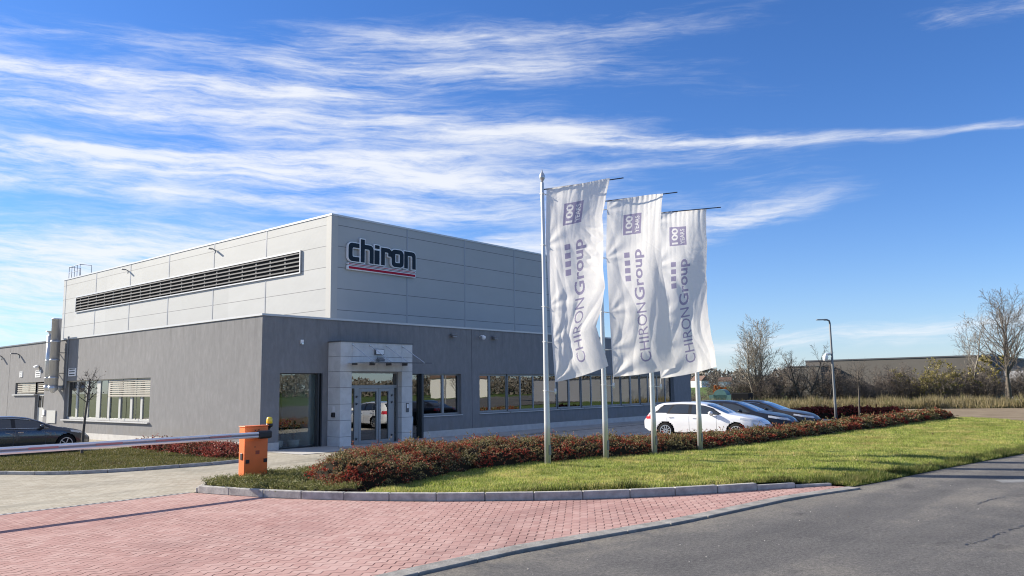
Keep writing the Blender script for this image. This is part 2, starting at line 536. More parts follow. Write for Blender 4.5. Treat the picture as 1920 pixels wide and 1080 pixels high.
BLACK = simple('black_plastic', (0.018, 0.018, 0.02), 0.5)
DARK = simple('dark_void', (0.02, 0.021, 0.023), 0.9)
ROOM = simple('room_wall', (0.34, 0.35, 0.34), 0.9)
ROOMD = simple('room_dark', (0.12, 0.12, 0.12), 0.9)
ROOMW = simple('partition_white', (0.75, 0.78, 0.76), 0.8)
ROOF = simple('roof_membrane', (0.30, 0.30, 0.31), 0.9, var=0.1)
STEEL = simple('stainless_steel', (0.50, 0.52, 0.55), 0.30, 0.55)
ALU = simple('anodised_pole', (0.60, 0.60, 0.59), 0.38, 0.55, var=0.05, scale=2.0)
WHITEP = simple('white_paint', (0.80, 0.80, 0.80), 0.4)
LAMPG = simple('lamp_grey', (0.20, 0.205, 0.21), 0.45, 0.4)
SIGNNAVY = simple('sign_navy', (0.010, 0.022, 0.036), 0.6, spec=0.2)
SIGNWHITE = simple('sign_white_rim', (0.78, 0.79, 0.81), 0.4)
SIGNRED = simple('sign_red', (0.36, 0.008, 0.030), 0.6, spec=0.2)
ORANGE = simple('barrier_orange', (0.88, 0.19, 0.042), 0.42, var=0.06, scale=3.0, coat=0.2)
YELLOW = simple('beacon_yellow', (0.85, 0.62, 0.02), 0.3, coat=0.5)
ARMW = simple('arm_white', (0.82, 0.80, 0.80), 0.32, 0.0, var=0.05, scale=4.0)
ARMR = simple('arm_reflector_red', (0.48, 0.19, 0.19), 0.3)
ARMG = simple('arm_groove', (0.20, 0.20, 0.23), 0.5)
CLOTH = mat_cloth('flag_cloth', (0.84, 0.84, 0.86), (0.80, 0.79, 0.77), 0.56)
PRINT = mat_cloth('flag_print', (0.33, 0.31, 0.46), (0.36, 0.33, 0.46), 0.52)
PRINTW = mat_cloth('flag_print_white', (0.84, 0.84, 0.86), (0.80, 0.79, 0.77), 0.56)
ROPE = simple('white_rope', (0.70, 0.70, 0.68), 0.8)
ROD = simple('flag_rod', (0.07, 0.07, 0.085), 0.4, 0.5)
LAWN = mat_ground('lawn_soil', [(0.30, (0.060, 0.080, 0.018)), (0.5, (0.135, 0.170, 0.038)), (0.66, (0.235, 0.235, 0.070)), (0.8, (0.27, 0.22, 0.10))], 0.7, 7.0)
FIELD = mat_ground('field', [(0.3, (0.055, 0.095, 0.022)), (0.55, (0.085, 0.125, 0.032)), (0.75, (0.13, 0.135, 0.05))], 0.03, 1.5)
SOIL = mat_ground('bare_soil', [(0.3, (0.13, 0.10, 0.068)), (0.5, (0.20, 0.16, 0.11)), (0.72, (0.28, 0.235, 0.165))], 0.6, 8.0)
BEDSOIL = mat_ground('bed_soil', [(0.3, (0.035, 0.03, 0.018)), (0.55, (0.06, 0.05, 0.03)), (0.75, (0.09, 0.075, 0.045))], 1.0, 9.0)
BEDGRASS = mat_ground('bed_turf', [(0.3, (0.045, 0.055, 0.016)), (0.5, (0.075, 0.080, 0.024)), (0.72, (0.125, 0.110, 0.045))], 1.1, 8.0)
GRASSL = mat_leaf('grass_blades', [(0.0, (0.105, 0.160, 0.024)), (0.45, (0.225, 0.295, 0.054)), (0.8, (0.370, 0.400, 0.110)), (1.0, (0.52, 0.46, 0.21))],
                  [(0.0, (0.44, 0.36, 0.16)), (1.0, (0.40, 0.37, 0.12))], 0.6, (0.48, 0.70), 0.45, (1.5, 0.72, 1.48))
VERGEL = mat_leaf('verge_blades', [(0.0, (0.060, 0.095, 0.016)), (0.6, (0.125, 0.170, 0.034)), (1.0, (0.26, 0.25, 0.09))], [(0.0, (0.30, 0.25, 0.11)), (1.0, (0.14, 0.15, 0.05))], 1.0, (0.56, 0.70), 0.4, (1.6, 0.5, 1.2))
TURFL = mat_leaf('turf_blades', [(0.0, (0.060, 0.072, 0.016)), (0.6, (0.120, 0.122, 0.034)), (1.0, (0.23, 0.19, 0.085))],
                 [(0.0, (0.14, 0.11, 0.05)), (1.0, (0.10, 0.09, 0.04))], 0.8, (0.52, 0.7), 0.35)
DRYL = mat_leaf('dry_grass_blades', [(0.0, (0.13, 0.12, 0.05)), (0.4, (0.23, 0.195, 0.10)), (0.8, (0.33, 0.27, 0.15)), (1.0, (0.42, 0.35, 0.21))],
                [(0.0, (0.12, 0.14, 0.04)), (1.0, (0.20, 0.20, 0.07))], 0.5, (0.55, 0.68), 0.35)
HEDGEL = mat_leaf('cotoneaster_leaves', [(0.0, (0.055, 0.058, 0.020)), (0.3, (0.135, 0.128, 0.046)), (0.65, (0.225, 0.195, 0.088)), (0.88, (0.34, 0.27, 0.15)), (1.0, (0.46, 0.37, 0.24))],
                  [(0.0, (0.17, 0.018, 0.016)), (0.35, (0.40, 0.042, 0.030)), (0.7, (0.14, 0.040, 0.022)), (1.0, (0.50, 0.10, 0.060))], 1.6, (0.50, 0.60), 0.38)
REDHEDGEL = mat_leaf('red_cotoneaster_leaves', [(0.0, (0.06, 0.05, 0.02)), (0.4, (0.24, 0.05, 0.04)), (0.8, (0.42, 0.09, 0.07)), (1.0, (0.50, 0.22, 0.16))],
                     [(0.0, (0.06, 0.055, 0.02)), (1.0, (0.12, 0.06, 0.03))], 0.9, (0.50, 0.66), 0.3)
DARKREDL = mat_leaf('dark_red_leaves', [(0.0, (0.06, 0.035, 0.018)), (0.5, (0.20, 0.035, 0.026)), (1.0, (0.32, 0.06, 0.04))], None, 1, (0, 1), 0.2)
JUNIL = mat_leaf('juniper_needles', [(0.0, (0.070, 0.088, 0.022)), (0.5, (0.165, 0.178, 0.048)), (0.85, (0.27, 0.255, 0.09)), (1.0, (0.34, 0.28, 0.14))], None, 1, (0, 1), 0.25)
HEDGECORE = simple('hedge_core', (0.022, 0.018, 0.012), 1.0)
TWIG = simple('twig_brown', (0.075, 0.05, 0.035), 0.9)
BARK = mat_bark('bark_brown', (0.065, 0.055, 0.046), (0.14, 0.12, 0.10))
BARKP = mat_bark('bark_pale', (0.15, 0.135, 0.11), (0.30, 0.27, 0.225))
BARKR = mat_bark('bark_reddish', (0.085, 0.070, 0.058), (0.175, 0.142, 0.118))
LEAFY = mat_leaf('yellow_leaves', [(0.0, (0.16, 0.15, 0.04)), (0.5, (0.28, 0.24, 0.07)), (1.0, (0.42, 0.36, 0.16))], None, 1, (0, 1), 0.4)
LEAFO = mat_leaf('orange_leaves', [(0.0, (0.25, 0.08, 0.025)), (1.0, (0.45, 0.17, 0.05))], None, 1, (0, 1), 0.4)
WOODL = mat_leaf('far_wood', [(0.0, (0.10, 0.095, 0.085)), (0.5, (0.145, 0.13, 0.11)), (1.0, (0.19, 0.165, 0.135))], None, 1, (0, 1), 0.1)
SLATM = simple('louvre_slat_metal', (0.17, 0.17, 0.172), 0.85, spec=0.1)
CLADT = simple('corner_trim_metal', (0.42, 0.422, 0.405), 0.6, spec=0.25)
HALLG = simple('hall_dark_grey', (0.105, 0.098, 0.090), 0.8, var=0.08, scale=0.4)
HALLL = simple('hall_pale_grey', (0.40, 0.40, 0.42), 0.8, var=0.06, scale=0.5)
HOUSEW = simple('house_white', (0.72, 0.70, 0.66), 0.9)
HOUSER = simple('house_roof', (0.16, 0.11, 0.09), 0.9)
TEAL = simple('container_teal', (0.10, 0.22, 0.21), 0.5, var=0.1)
TYRE = simple('tyre_rubber', (0.016, 0.016, 0.017), 0.85)
RIM = simple('alloy_rim', (0.62, 0.63, 0.64), 0.28, 0.8)
CARGL = None
CHROME = simple('chrome_trim', (0.75, 0.76, 0.78), 0.12, 1.0)
HEADL = simple('headlight_glass', (0.55, 0.58, 0.62), 0.08, 0.3, coat=1.0)
TAILL = simple('tail_light_red', (0.48, 0.02, 0.03), 0.2, coat=1.0)
POTG = simple('pot_grey', (0.45, 0.45, 0.44), 0.8)
LEAFG = mat_leaf('house_plant', [(0.0, (0.015, 0.04, 0.012)), (1.0, (0.04, 0.085, 0.025))], None, 1, (0, 1), 0.2)

# ------------------------------------------------------------------ mesh helpers


def tag(o, label=None, cat=None, group=None, kind=None):
    if label:
        o['label'] = label
    if cat:
        o['category'] = cat
    if group:
        o['group'] = group
    if kind:
        o['kind'] = kind
    return o


def thing(name, label, cat, loc=(0, 0, 0), rz=0.0, group=None):
    o = bpy.data.objects.new(name, None)
    COL.objects.link(o)
    o.location = loc
    o.rotation_euler = (0, 0, rz)
    o.empty_display_size = 0.2
    return tag(o, label, cat, group)


def copy_tree(o, parent=None):
    c = o.copy()
    COL.objects.link(c)
    if parent is not None:
        c.parent = parent
    for ch in list(o.children):
        copy_tree(ch, c)
    return c


class MB:
    def __init__(self):
        self.v = []
        self.f = []

    def quad(self, a, b, c, d):
        n = len(self.v)
        self.v += [tuple(a), tuple(b), tuple(c), tuple(d)]
        self.f.append((n, n + 1, n + 2, n + 3))

    def poly(self, pts):
        n = len(self.v)
        self.v += [tuple(p) for p in pts]
        self.f.append(tuple(range(n, n + len(pts))))

    def box(self, x0, x1, y0, y1, z0, z1):
        n = len(self.v)
        self.v += [(x0, y0, z0), (x1, y0, z0), (x1, y1, z0), (x0, y1, z0), (x0, y0, z1), (x1, y0, z1), (x1, y1, z1), (x0, y1, z1)]
        self.f += [(n, n + 3, n + 2, n + 1), (n + 4, n + 5, n + 6, n + 7), (n, n + 1, n + 5, n + 4), (n + 1, n + 2, n + 6, n + 5), (n + 2, n + 3, n + 7, n + 6), (n + 3, n, n + 4, n + 7)]
        return self

    def obox(self, c, ax, ay, az, hx, hy, hz):
        c, ax, ay, az = Vector(c), Vector(ax).normalized(), Vector(ay).normalized(), Vector(az).normalized()
        n = len(self.v)
        for sz in (-1, 1):
            for sx, sy in ((-1, -1), (1, -1), (1, 1), (-1, 1)):
                self.v.append(tuple(c + ax * hx * sx + ay * hy * sy + az * hz * sz))
        self.f += [(n, n + 3, n + 2, n + 1), (n + 4, n + 5, n + 6, n + 7), (n, n + 1, n + 5, n + 4), (n + 1, n + 2, n + 6, n + 5), (n + 2, n + 3, n + 7, n + 6), (n + 3, n, n + 4, n + 7)]
        return self

    def tube(self, pts, rad, sides=8, caps=True):
        """rad: number or list"""
        pts = [Vector(p) for p in pts]
        if not hasattr(rad, '__len__'):
            rad = [rad] * len(pts)
        base = len(self.v)
        up = None
        for i, p in enumerate(pts):
            if i == 0:
                d = pts[1] - p
            elif i == len(pts) - 1:
                d = p - pts[i - 1]
            else:
                d = pts[i + 1] - pts[i - 1]
            d.normalize()
            if up is None:
                ref = Vector((0, 0, 1)) if abs(d.z) < 0.9 else Vector((1, 0, 0))
                s = d.cross(ref).normalized()
            else:
                s = (up - d * up.dot(d)).normalized()
            up = s
            q = d.cross(s)
            for k in range(sides):
                a = 2 * PI * k / sides
                self.v.append(tuple(p + (s * math.cos(a) + q * math.sin(a)) * rad[i]))
        for i in range(len(pts) - 1):
            for k in range(sides):
                a = base + i * sides + k
                b = base + i * sides + (k + 1) % sides
                self.f.append((a, b, b + sides, a + sides))
        if caps:
            self.f.append(tuple(range(base + sides - 1, base - 1, -1)))
            e = base + (len(pts) - 1) * sides
            self.f.append(tuple(range(e, e + sides)))
        return self

    def lathe(self, prof, c=(0, 0, 0), sides=20, axis='Z'):
        base = len(self.v)
        for r, h in prof:
            for k in range(sides):
                a = 2 * PI * k / sides
                if axis == 'Z':
                    p = (c[0] + r * math.cos(a), c[1] + r * math.sin(a), c[2] + h)
                elif axis == 'Y':
                    p = (c[0] + r * math.cos(a), c[1] + h, c[2] + r * math.sin(a))
                else:
                    p = (c[0] + h, c[1] + r * math.cos(a), c[2] + r * math.sin(a))
                self.v.append(p)
        for i in range(len(prof) - 1):
            for k in range(sides):
                a = base + i * sides + k
                b = base + i * sides + (k + 1) % sides
                self.f.append((a, b, b + sides, a + sides))
        self.f.append(tuple(range(base + sides - 1, base - 1, -1)))
        e = base + (len(prof) - 1) * sides
        self.f.append(tuple(range(e, e + sides)))
        return self

    def build(self, name, mat, parent=None, smooth=False, bevel=0.0, fix=True):
        me = bpy.data.meshes.new(name)
        me.from_pydata(self.v, [], self.f)
        me.materials.append(mat)
        if fix:
            bm = bmesh.new()
            bm.from_mesh(me)
            bmesh.ops.recalc_face_normals(bm, faces=bm.faces)
            bm.to_mesh(me)
            bm.free()
        if smooth:
            me.polygons.foreach_set('use_smooth', [True] * len(me.polygons))
        o = bpy.data.objects.new(name, me)
        COL.objects.link(o)
        if bevel:
            b = o.modifiers.new('bevel', 'BEVEL')
            b.width = bevel
            b.segments = 2
            b.limit_method = 'ANGLE'
        if parent is not None:
            o.parent = parent
        return o


def np_mesh(name, verts, faces, mat, parent=None, smooth=False):
    """verts (n,3) array, faces (m,k) array of one size"""
    me = bpy.data.meshes.new(name)
    verts = np.asarray(verts, dtype=np.float32)
    faces = np.asarray(faces, dtype=np.int32)
    k = faces.shape[1]
    me.vertices.add(len(verts))
    me.vertices.foreach_set('co', verts.ravel())
    me.loops.add(faces.size)
    me.loops.foreach_set('vertex_index', faces.ravel())
    me.polygons.add(len(faces))
    me.polygons.foreach_set('loop_start', np.arange(0, faces.size, k, dtype=np.int32))
    me.polygons.foreach_set('loop_total', np.full(len(faces), k, dtype=np.int32))
    me.update(calc_edges=True)
    me.validate()
    me.materials.append(mat)
    if smooth:
        me.polygons.foreach_set('use_smooth', [True] * len(me.polygons))
    o = bpy.data.objects.new(name, me)
    COL.objects.link(o)
    if parent is not None:
        o.parent = parent
    return o


def sheet(name, pts, z, mat, label=None, cat=None, kind='structure'):
    m = MB()
    m.poly([(p[0], p[1], z) for p in pts])
    o = m.build(name, mat, fix=False)
    # face up
    if o.data.polygons[0].normal.z < 0:
        o.data.flip_normals()
    tag(o, label, cat, kind=kind)
    return o


def inpoly(px, py, poly):
    poly = np.asarray(poly)[:, :2]
    inside = np.zeros(len(px), bool)
    n = len(poly)
    j = n - 1
    for i in range(n):
        xi, yi = poly[i]
        xj, yj = poly[j]
        c = ((yi > py) != (yj > py)) & (px < (xj - xi) * (py - yi) / (yj - yi + 1e-12) + xi)
        inside ^= c
        j = i
    return inside


# ------------------------------------------------------------------ ground
sheet('ground', [(-1500, -1500), (2500, -1500), (2500, 2500), (-1500, 2500)], -0.06, FIELD, 'green field reaching to the horizon', 'field')
KERB = [(-7.63, -9.64), (-7.52, -10.2), (-7.38, -10.80), (-7.08, -11.99), (-6.70, -12.97), (-6.26, -13.83), (-5.71, -14.85), (-4.91, -15.89), (-4.24, -16.74), (-3.51, -17.55), (-2.65, -18.28),
        (-1.88, -18.85), (-1.02, -19.40), (-0.01, -19.98), (0.64, -20.38), (1.30, -20.86)]
LOWK_UP = [(-30, -18.3), (-18, -18.75), (-10.33, -19.24), (-9.65, -19.29), (-8.08, -19.42), (-6.44, -19.79), (-4.58, -20.20), (-2.8, -20.40), (-1.02, -20.62), (1.18, -21.24)]
LOWK_DN = [(-30, -18.62), (-18, -19.08), (-10.0, -19.58), (-8.47, -19.75), (-6.6, -20.12), (-5.0, -20.48), (-3.2, -20.72), (-1.6, -20.92), (1.18, -21.46)]
LAWNEDGE = [(1.39, -21.28), (2.59, -21.51), (4.12, -21.71), (5.70, -21.95), (7.47, -22.23), (9.71, -22.63), (12.27, -23.10), (18, -24.3), (26, -26.2), (40, -29.9), (80, -42)]
sheet('road', [(-120, -16)] + LOWK_DN + LAWNEDGE + [(260, -100), (260, -150), (80, -80), (-20, -52), (-120, -45)], 0.0, ASPH, 'worn grey asphalt road', 'road')
sheet('driveway', [(-34, -9.4), (-7.66, -9.5)] + KERB + [(1.3, -21.2)] + LOWK_UP[::-1] + [(-34, -18)], 0.006, RED, 'driveway of wavy red concrete blocks', 'driveway')
sheet('forecourt', [(-60, -9.38), (-7.5, -9.45), (-6.0, -8.2), (1.2, -7.6), (1.2, -2.8), (0, -2.8), (0, 40), (-60, 60)], 0.004, BEIGE, 'forecourt of beige concrete blocks', 'forecourt')
sheet('car_park', [(1.204, -2.8), (36, -0.5), (36, -16.5), (8, -15.2), (1.204, -14.5)], 0.005, GREYP, 'shaded car park of grey block paving', 'car park')
sheet('walkway', [(0.0, 0.1), (0.0, -2.75), (1.2, -2.75), (8, -2.9), (36, -0.3), (36, 0.1)], 0.012, SLAB, 'pale slab walkway along the front wall', 'walkway')
sheet('soil_strip', [(33.5, -9), (33.0, -13), (36.5, -17.2), (31.7, -20.8), (32.5, -22.5), (60, -21), (64, -16), (56, -6), (44, 8), (36, 8)], 0.002, SOIL, 'strip of bare brown soil beyond the lawn', 'soil')

# walkway edge channel and the drain across the driveway
m = MB()
m.box(0.0, 30, -2.83, -2.76, 0.0, 0.016)
m.build('walkway_edge', SEAL)['kind'] = 'structure'
dr = thing('drain_channel', 'slotted steel drain between the red and the beige paving', 'drain', (-34, -9.42, 0))
m = MB()
m.box(0, 26.3, -0.07, 0.07, 0.0, 0.011)
DRAINM, _t, _b = newmat('drain_slots')
_x, _y, _z = _t.sep(pos(_t))
_s = _t.m('MULTIPLY', _t.m('GREATER_THAN', _t.m('FRACT', _t.m('DIVIDE', _x, 0.15)), 0.5), _t.m('LESS_THAN', _t.m('ABSOLUTE', _t.m('ADD', _y, 9.42)), 0.05))
_t.l.new(_t.mix(_s, (0.36, 0.35, 0.32, 1), (0.012, 0.012, 0.012, 1)), _b.inputs['Base Color'])
m.build('channel_body', DRAINM, dr)

def resample(pts, step):
    pts = [Vector((p[0], p[1], 0)) for p in pts]
    out = [pts[0].copy()]
    acc = 0.0
    for a, b in zip(pts[:-1], pts[1:]):
        L = (b - a).length
        d = step - acc
        while d <= L:
            out.append(a.lerp(b, d / L))
            d += step
        acc = L - (d - step)
    if (out[-1] - pts[-1]).length > 0.15:
        out.append(pts[-1])
    return out


def kerb(name, pts, w, h, z0, side=1, gap=0.014, stone=1.0, mat=CONC, drop=None):
    m = MB()
    P = resample(pts, stone)
    n = len(P) - 1
    for i in range(n):
        a, b = P[i], P[i + 1]
        d = (b - a)
        L = d.length
        d.normalize()
        nrm = Vector((-d.y, d.x, 0)) * side
        hh = h if drop is None else drop(i / max(1, n - 1)) * h
        mid = (a + b) / 2 + nrm * w / 2
        m.obox((mid.x, mid.y, z0 + hh / 2), d, nrm, (0, 0, 1), max(0.05, L / 2 - gap / 2), w / 2, hh / 2)
    o = m.build(name, mat, bevel=0.018)
    o['kind'] = 'structure'
    return o


kerb('kerb', KERB, 0.14, 0.17, 0.0, side=1, drop=lambda f: 1.0 if f < 0.84 else 1.0 - 0.62 * (f - 0.84) / 0.16)
kerb('kerb_return', [(-7.63, -9.55), (-7.45, -9.12), (-7.0, -8.75), (-6.3, -8.5), (-5.2, -8.3), (-4.0, -8.2), (-1.0, -8.3), (2.0, -8.9)], 0.12, 0.12, 0.0, side=-1)
# flush kerb between driveway and road
m = MB()
up = resample(LOWK_UP[1:], 1.0)
for a, b in zip(up[:-1], up[1:]):
    d = (b - a).normalized()
    nrm = Vector((d.y, -d.x, 0))
    mid = (a + b) / 2 + nrm * 0.15
    m.obox((mid.x, mid.y, 0.0), d, nrm, (0, 0, 1), (b - a).length / 2 - 0.004, 0.15, 0.035)
m.build('flush_kerb', simple('flush_kerb_concrete', (0.245, 0.24, 0.23), 0.92, var=0.3, scale=4.0, bump=0.4), bevel=0.012)['kind'] = 'structure'
LEFTBED = [(-10.5, 1.6), (-9.3, -0.1), (-8.84, -0.63), (-8.44, -1.52), (-7.99, -2.22), (-7.34, -2.75), (-6.44, -3.11), (-5.44, -3.32), (-4.19, -3.53), (-3.0, -3.52), (-2.2, -3.3), (-1.5, -2.6), (-1.35, -1.4)]
kerb('bed_kerb', LEFTBED, 0.10, 0.10, 0.0, side=1)

# road cracks and small repair patch
rng = random.Random(5)


def crack(name, pts, w):
    m = MB()
    for (a, b) in zip(pts[:-1], pts[1:]):
        n = 14
        prev = None
        for i in range(n + 1):
            f = i / n
            x = a[0] + (b[0] - a[0]) * f
            y = a[1] + (b[1] - a[1]) * f
            d = Vector((b[0] - a[0], b[1] - a[1], 0)).normalized()
            nn = Vector((-d.y, d.x, 0))
            off = rng.uniform(-0.04, 0.04)
            hw = w * rng.uniform(0.15, 1.0)
            c = Vector((x, y, 0.004)) + nn * off
            cur = (c - nn * hw, c + nn * hw)
            if prev and rng.random() < 0.85:
                m.quad(prev[0], cur[0], cur[1], prev[1])
            prev = cur
    m.build(name, BLACK, fix=False)['kind'] = 'structure'


crack('road_crack', [(-4.2, -24.5), (-3.4, -24.66), (-2.2, -24.86), (-1.4, -25.0)], 0.022)
crack('road_crack', [(0.0, -23.9), (0.8, -24.0), (1.5, -24.15)], 0.02)
PATCH = simple('road_patch_grey', (0.20, 0.205, 0.21), 0.9, var=0.15, scale=5)
sheet('road_patch', [(3.9, -23.75), (4.35, -23.5), (5.1, -24.4), (4.6, -24.6)], 0.004, PATCH)
rng = random.Random(12)
m = MB()
for i in range(70):                                # loose grit on the road
    x = rng.uniform(-14, 10)
    y = -20.4 - 0.1 * (x + 8) - abs(rng.gauss(0.3, 2.0))
    s = rng.uniform(0.003, 0.010)
    m.obox((x, y, s * 0.4), (rng.random() - .5, rng.random() - .5, 0), (0, 0, 1), (1, 0.3, 0.1), s, s * 0.6, s * 0.7) if False else m.box(x - s, x + s, y - s * .7, y + s * .7, 0.0, s)
m.build('loose_grit', simple('grit_stone', (0.42, 0.40, 0.36), 0.9))['kind'] = 'stuff'


# lawn: one gently uneven sheet, higher than the kerb's back edge
def lawn_z(x, y):
    z = 0.135 + 0.045 * mnoise.noise((x * 0.35, y * 0.35, 0.3)) + 0.028 * mnoise.noise((x * 1.3, y * 1.3, 4.3))
    z += 0.02 * mnoise.noise((x * 2.9, y * 2.9, 9.3))
    # falls to the road on the right part
    if x > 0.3:
        ex = np.interp(x, [p[0] for p in LAWNEDGE], [p[1] for p in LAWNEDGE])
        d = max(0.0, y - ex)
        z = z * min(1.0, 0.12 + d / 1.6) - 0.0
    return z


kin = []
for i, p in enumerate(KERB):
    q = KERB[min(i + 1, len(KERB) - 1)]
    o_ = KERB[max(i - 1, 0)]
    d = Vector((q[0] - o_[0], q[1] - o_[1], 0)).normalized()
    kin.append((p[0] - d.y * 0.13, p[1] + d.x * 0.13))
LAWNP = [p for p in kin[5:]] + [(1.36, -21.2)] + LAWNEDGE[:-2] + [(29, -26.7), (31.7, -20.8), (36.5, -17.2), (35.0, -15.3), (22, -14.6), (8.4, -13.2), (-0.5, -12.2), (-3.5, -12.2)]
BEDP = kin[:6] + [(-3.5, -12.2), (-0.5, -12.2), (8.4, -13.2), (22, -14.6), (35.0, -15.3), (35.5, -13.6), (22, -13.4), (13, -14.0), (8.5, -13.9), (7.0, -11.0), (2.0, -9.0), (-1.0, -8.4), (-4.0, -8.3), (-6.3, -8.6), (-7.2, -9.0)]


def gridded(name, poly, zf, mat, step):
    """a polygon cut into a grid so it can undulate"""
    bm = bmesh.new()
    vs = [bm.verts.new((p[0], p[1], 0)) for p in poly]
    bm.faces.new(vs)
    x0, x1 = min(p[0] for p in poly), max(p[0] for p in poly)
    y0, y1 = min(p[1] for p in poly), max(p[1] for p in poly)
    x = math.floor(x0 / step) * step
    while x < x1:
        bmesh.ops.bisect_plane(bm, geom=bm.verts[:] + bm.edges[:] + bm.faces[:], plane_co=(x, 0, 0), plane_no=(1, 0, 0))
        x += step
    y = math.floor(y0 / step) * step
    while y < y1:
        bmesh.ops.bisect_plane(bm, geom=bm.verts[:] + bm.edges[:] + bm.faces[:], plane_co=(0, y, 0), plane_no=(0, 1, 0))
        y += step
    for v in bm.verts:
        v.co.z = zf(v.co.x, v.co.y)
    bmesh.ops.recalc_face_normals(bm, faces=bm.faces)
    me = bpy.data.meshes.new(name)
    bm.to_mesh(me)
    bm.free()
    if me.polygons[0].normal.z < 0:
        me.flip_normals()
    me.materials.append(mat)
    me.polygons.foreach_set('use_smooth', [True] * len(me.polygons))
    o = bpy.data.objects.new(name, me)
    COL.objects.link(o)
    o['kind'] = 'structure'
    return o


gridded('lawn', LAWNP, lawn_z, LAWN, 0.5)
sheet('planting_bed', BEDP, 0.10, BEDSOIL)
LBP = [(p[0] + 0.05, p[1] + 0.09) for p in LEFTBED] + [(-1.35, 5.6), (-10.5, 5.6)]


def lbz(x, y):
    return 0.09 + 0.05 * max(0, mnoise.noise((x * 0.4, y * 0.4, 7.7)))


gridded('turf_bed', LBP, lbz, BEDGRASS, 0.5)


# ------------------------------------------------------------------ grass blades
def blades(name, poly, zf, mat, n, hmin, hmax, w, seed, lean=0.5, dens=None, parent=None):
    r = np.random.default_rng(seed)
    pa = np.asarray(poly)
    x0, y0 = pa.min(0)
    x1, y1 = pa.max(0)
    X = np.empty(0)
    Y = np.empty(0)
    while len(X) < n:
        px = r.uniform(x0, x1, n)
        py = r.uniform(y0, y1, n)
        ok = inpoly(px, py, poly)
        if dens is not None:
            ok &= r.random(n) < dens(px, py)
        X = np.concatenate([X, px[ok]])
        Y = np.concatenate([Y, py[ok]])
    X, Y = X[:n], Y[:n]
    Z = np.array([zf(float(a), float(b)) for a, b in zip(X, Y)])
    h = r.uniform(hmin, hmax, n) * np.array([0.85 + 0.75 * mnoise.noise((float(a) * 1.7, float(b) * 1.7, seed)) + 0.4 * mnoise.noise((float(a) * 0.5, float(b) * 0.5, seed)) for a, b in zip(X, Y)])
    h = np.maximum(h, hmin * 0.4)
    dist = np.hypot(X - CAM.x, Y - CAM.y)
    ww = w * np.maximum(1.0, dist / 24.0)
    a = r.uniform(0, 2 * PI, n)
    la = r.uniform(0, 2 * PI, n)
    lm = r.uniform(0.1, lean, n) * h
    b0 = np.stack([X - np.cos(a) * ww, Y - np.sin(a) * ww, Z - 0.01], 1)
    b1 = np.stack([X + np.cos(a) * ww, Y + np.sin(a) * ww, Z - 0.01], 1)
    tp = np.stack([X + np.cos(la) * lm, Y + np.sin(la) * lm, Z + h], 1)
    V = np.stack([b0, b1, tp], 1).reshape(-1, 3)
    F = np.arange(3 * n).reshape(-1, 3)
    o = np_mesh(name, V, F, mat, parent)
    return o


def near(px, py):
    d = np.hypot(px - CAM.x, py - CAM.y)
    return np.clip((19.0 / d) ** 1.6, 0.05, 1)


tag(blades('lawn_grass', LAWNP, lawn_z, GRASSL, 230000, 0.03, 0.085, 0.007, 1, 0.9, near), 'short green lawn grass between hedge and road', 'grass', kind='stuff')
# taller tufts along the lawn's rim by the road and behind the kerb
RIMP = [(-4.9, -15.6), (-3.4, -17.35), (-1.8, -18.65), (0.0, -19.8), (1.3, -20.75), (1.4, -21.2)] + LAWNEDGE[1:8] + [(18, -23.7), (12.3, -22.6), (7.4, -21.75), (4.1, -21.2), (1.6, -20.5), (0.0, -19.55), (-1.8, -18.4), (-3.3, -17.1), (-4.7, -15.5)]
tag(blades('verge_grass', RIMP, lambda x, y: lawn_z(x, y) - 0.01, VERGEL, 24000, 0.06, 0.19, 0.008, 2, 0.9), 'longer tufts of grass along the edge of the road', 'grass', kind='stuff')
tag(blades('bed_grass', LBP, lbz, TURFL, 60000, 0.03, 0.08, 0.009, 3, 0.9), 'olive turf around the young tree', 'grass', kind='stuff')
DRYP = [(58, -36), (61, -17), (54, -4.5), (58, 9), (47, 9), (40, 18), (52, 24), (74, 16), (74, -10), (70, -36)]
DRYP2 = [(58.8, -20), (58.5, -17), (52.5, -6), (44, 6), (38, 9), (41, 13), (50, 10), (58, -3), (64, -15), (65, -20)]
tag(blades('dry_grass', DRYP2, lambda x, y: -0.05, DRYL, 60000, 0.35, 1.05, 0.010, 4, 0.55, lambda x, y: 0.35 + 0.65 * (np.sin(x * 0.9 + y * 0.7) * np.sin(y * 0.45 - x * 0.3) > -0.25)), 'band of tall dry straw coloured grass at the field edge', 'grass', kind='stuff')


r_ = np.random.default_rng(8)
m = MB()
LITM = mat_leaf('fallen_leaves', [(0.0, (0.10, 0.06, 0.03)), (0.5, (0.26, 0.17, 0.07)), (1.0, (0.46, 0.38, 0.22))], None, 1, (0, 1), 0.2)
k = 0
while k < 420:
    x, y = r_.uniform(-6, 24), r_.uniform(-23.5, -13.5)
    on = bool(inpoly(np.array([x]), np.array([y]), LAWNP)[0])
    if not on and r_.random() > 0.12:
        continue
    z = lawn_z(x, y) + 0.045 if on else 0.012
    a, l = r_.uniform(0, 6.28), r_.uniform(0.015, 0.035)
    d, q = Vector((math.cos(a), math.sin(a), r_.normal(0, .3))) * l, Vector((-math.sin(a), math.cos(a), r_.normal(0, .4))) * l * 0.6
    c = Vector((x, y, z))
    m.quad(c - d, c + q, c + d, c - q)
    k += 1
tag(m.build('leaf_litter', LITM, fix=False), 'fallen brown and pale leaves on the lawn and road edge', 'leaves', kind='stuff')

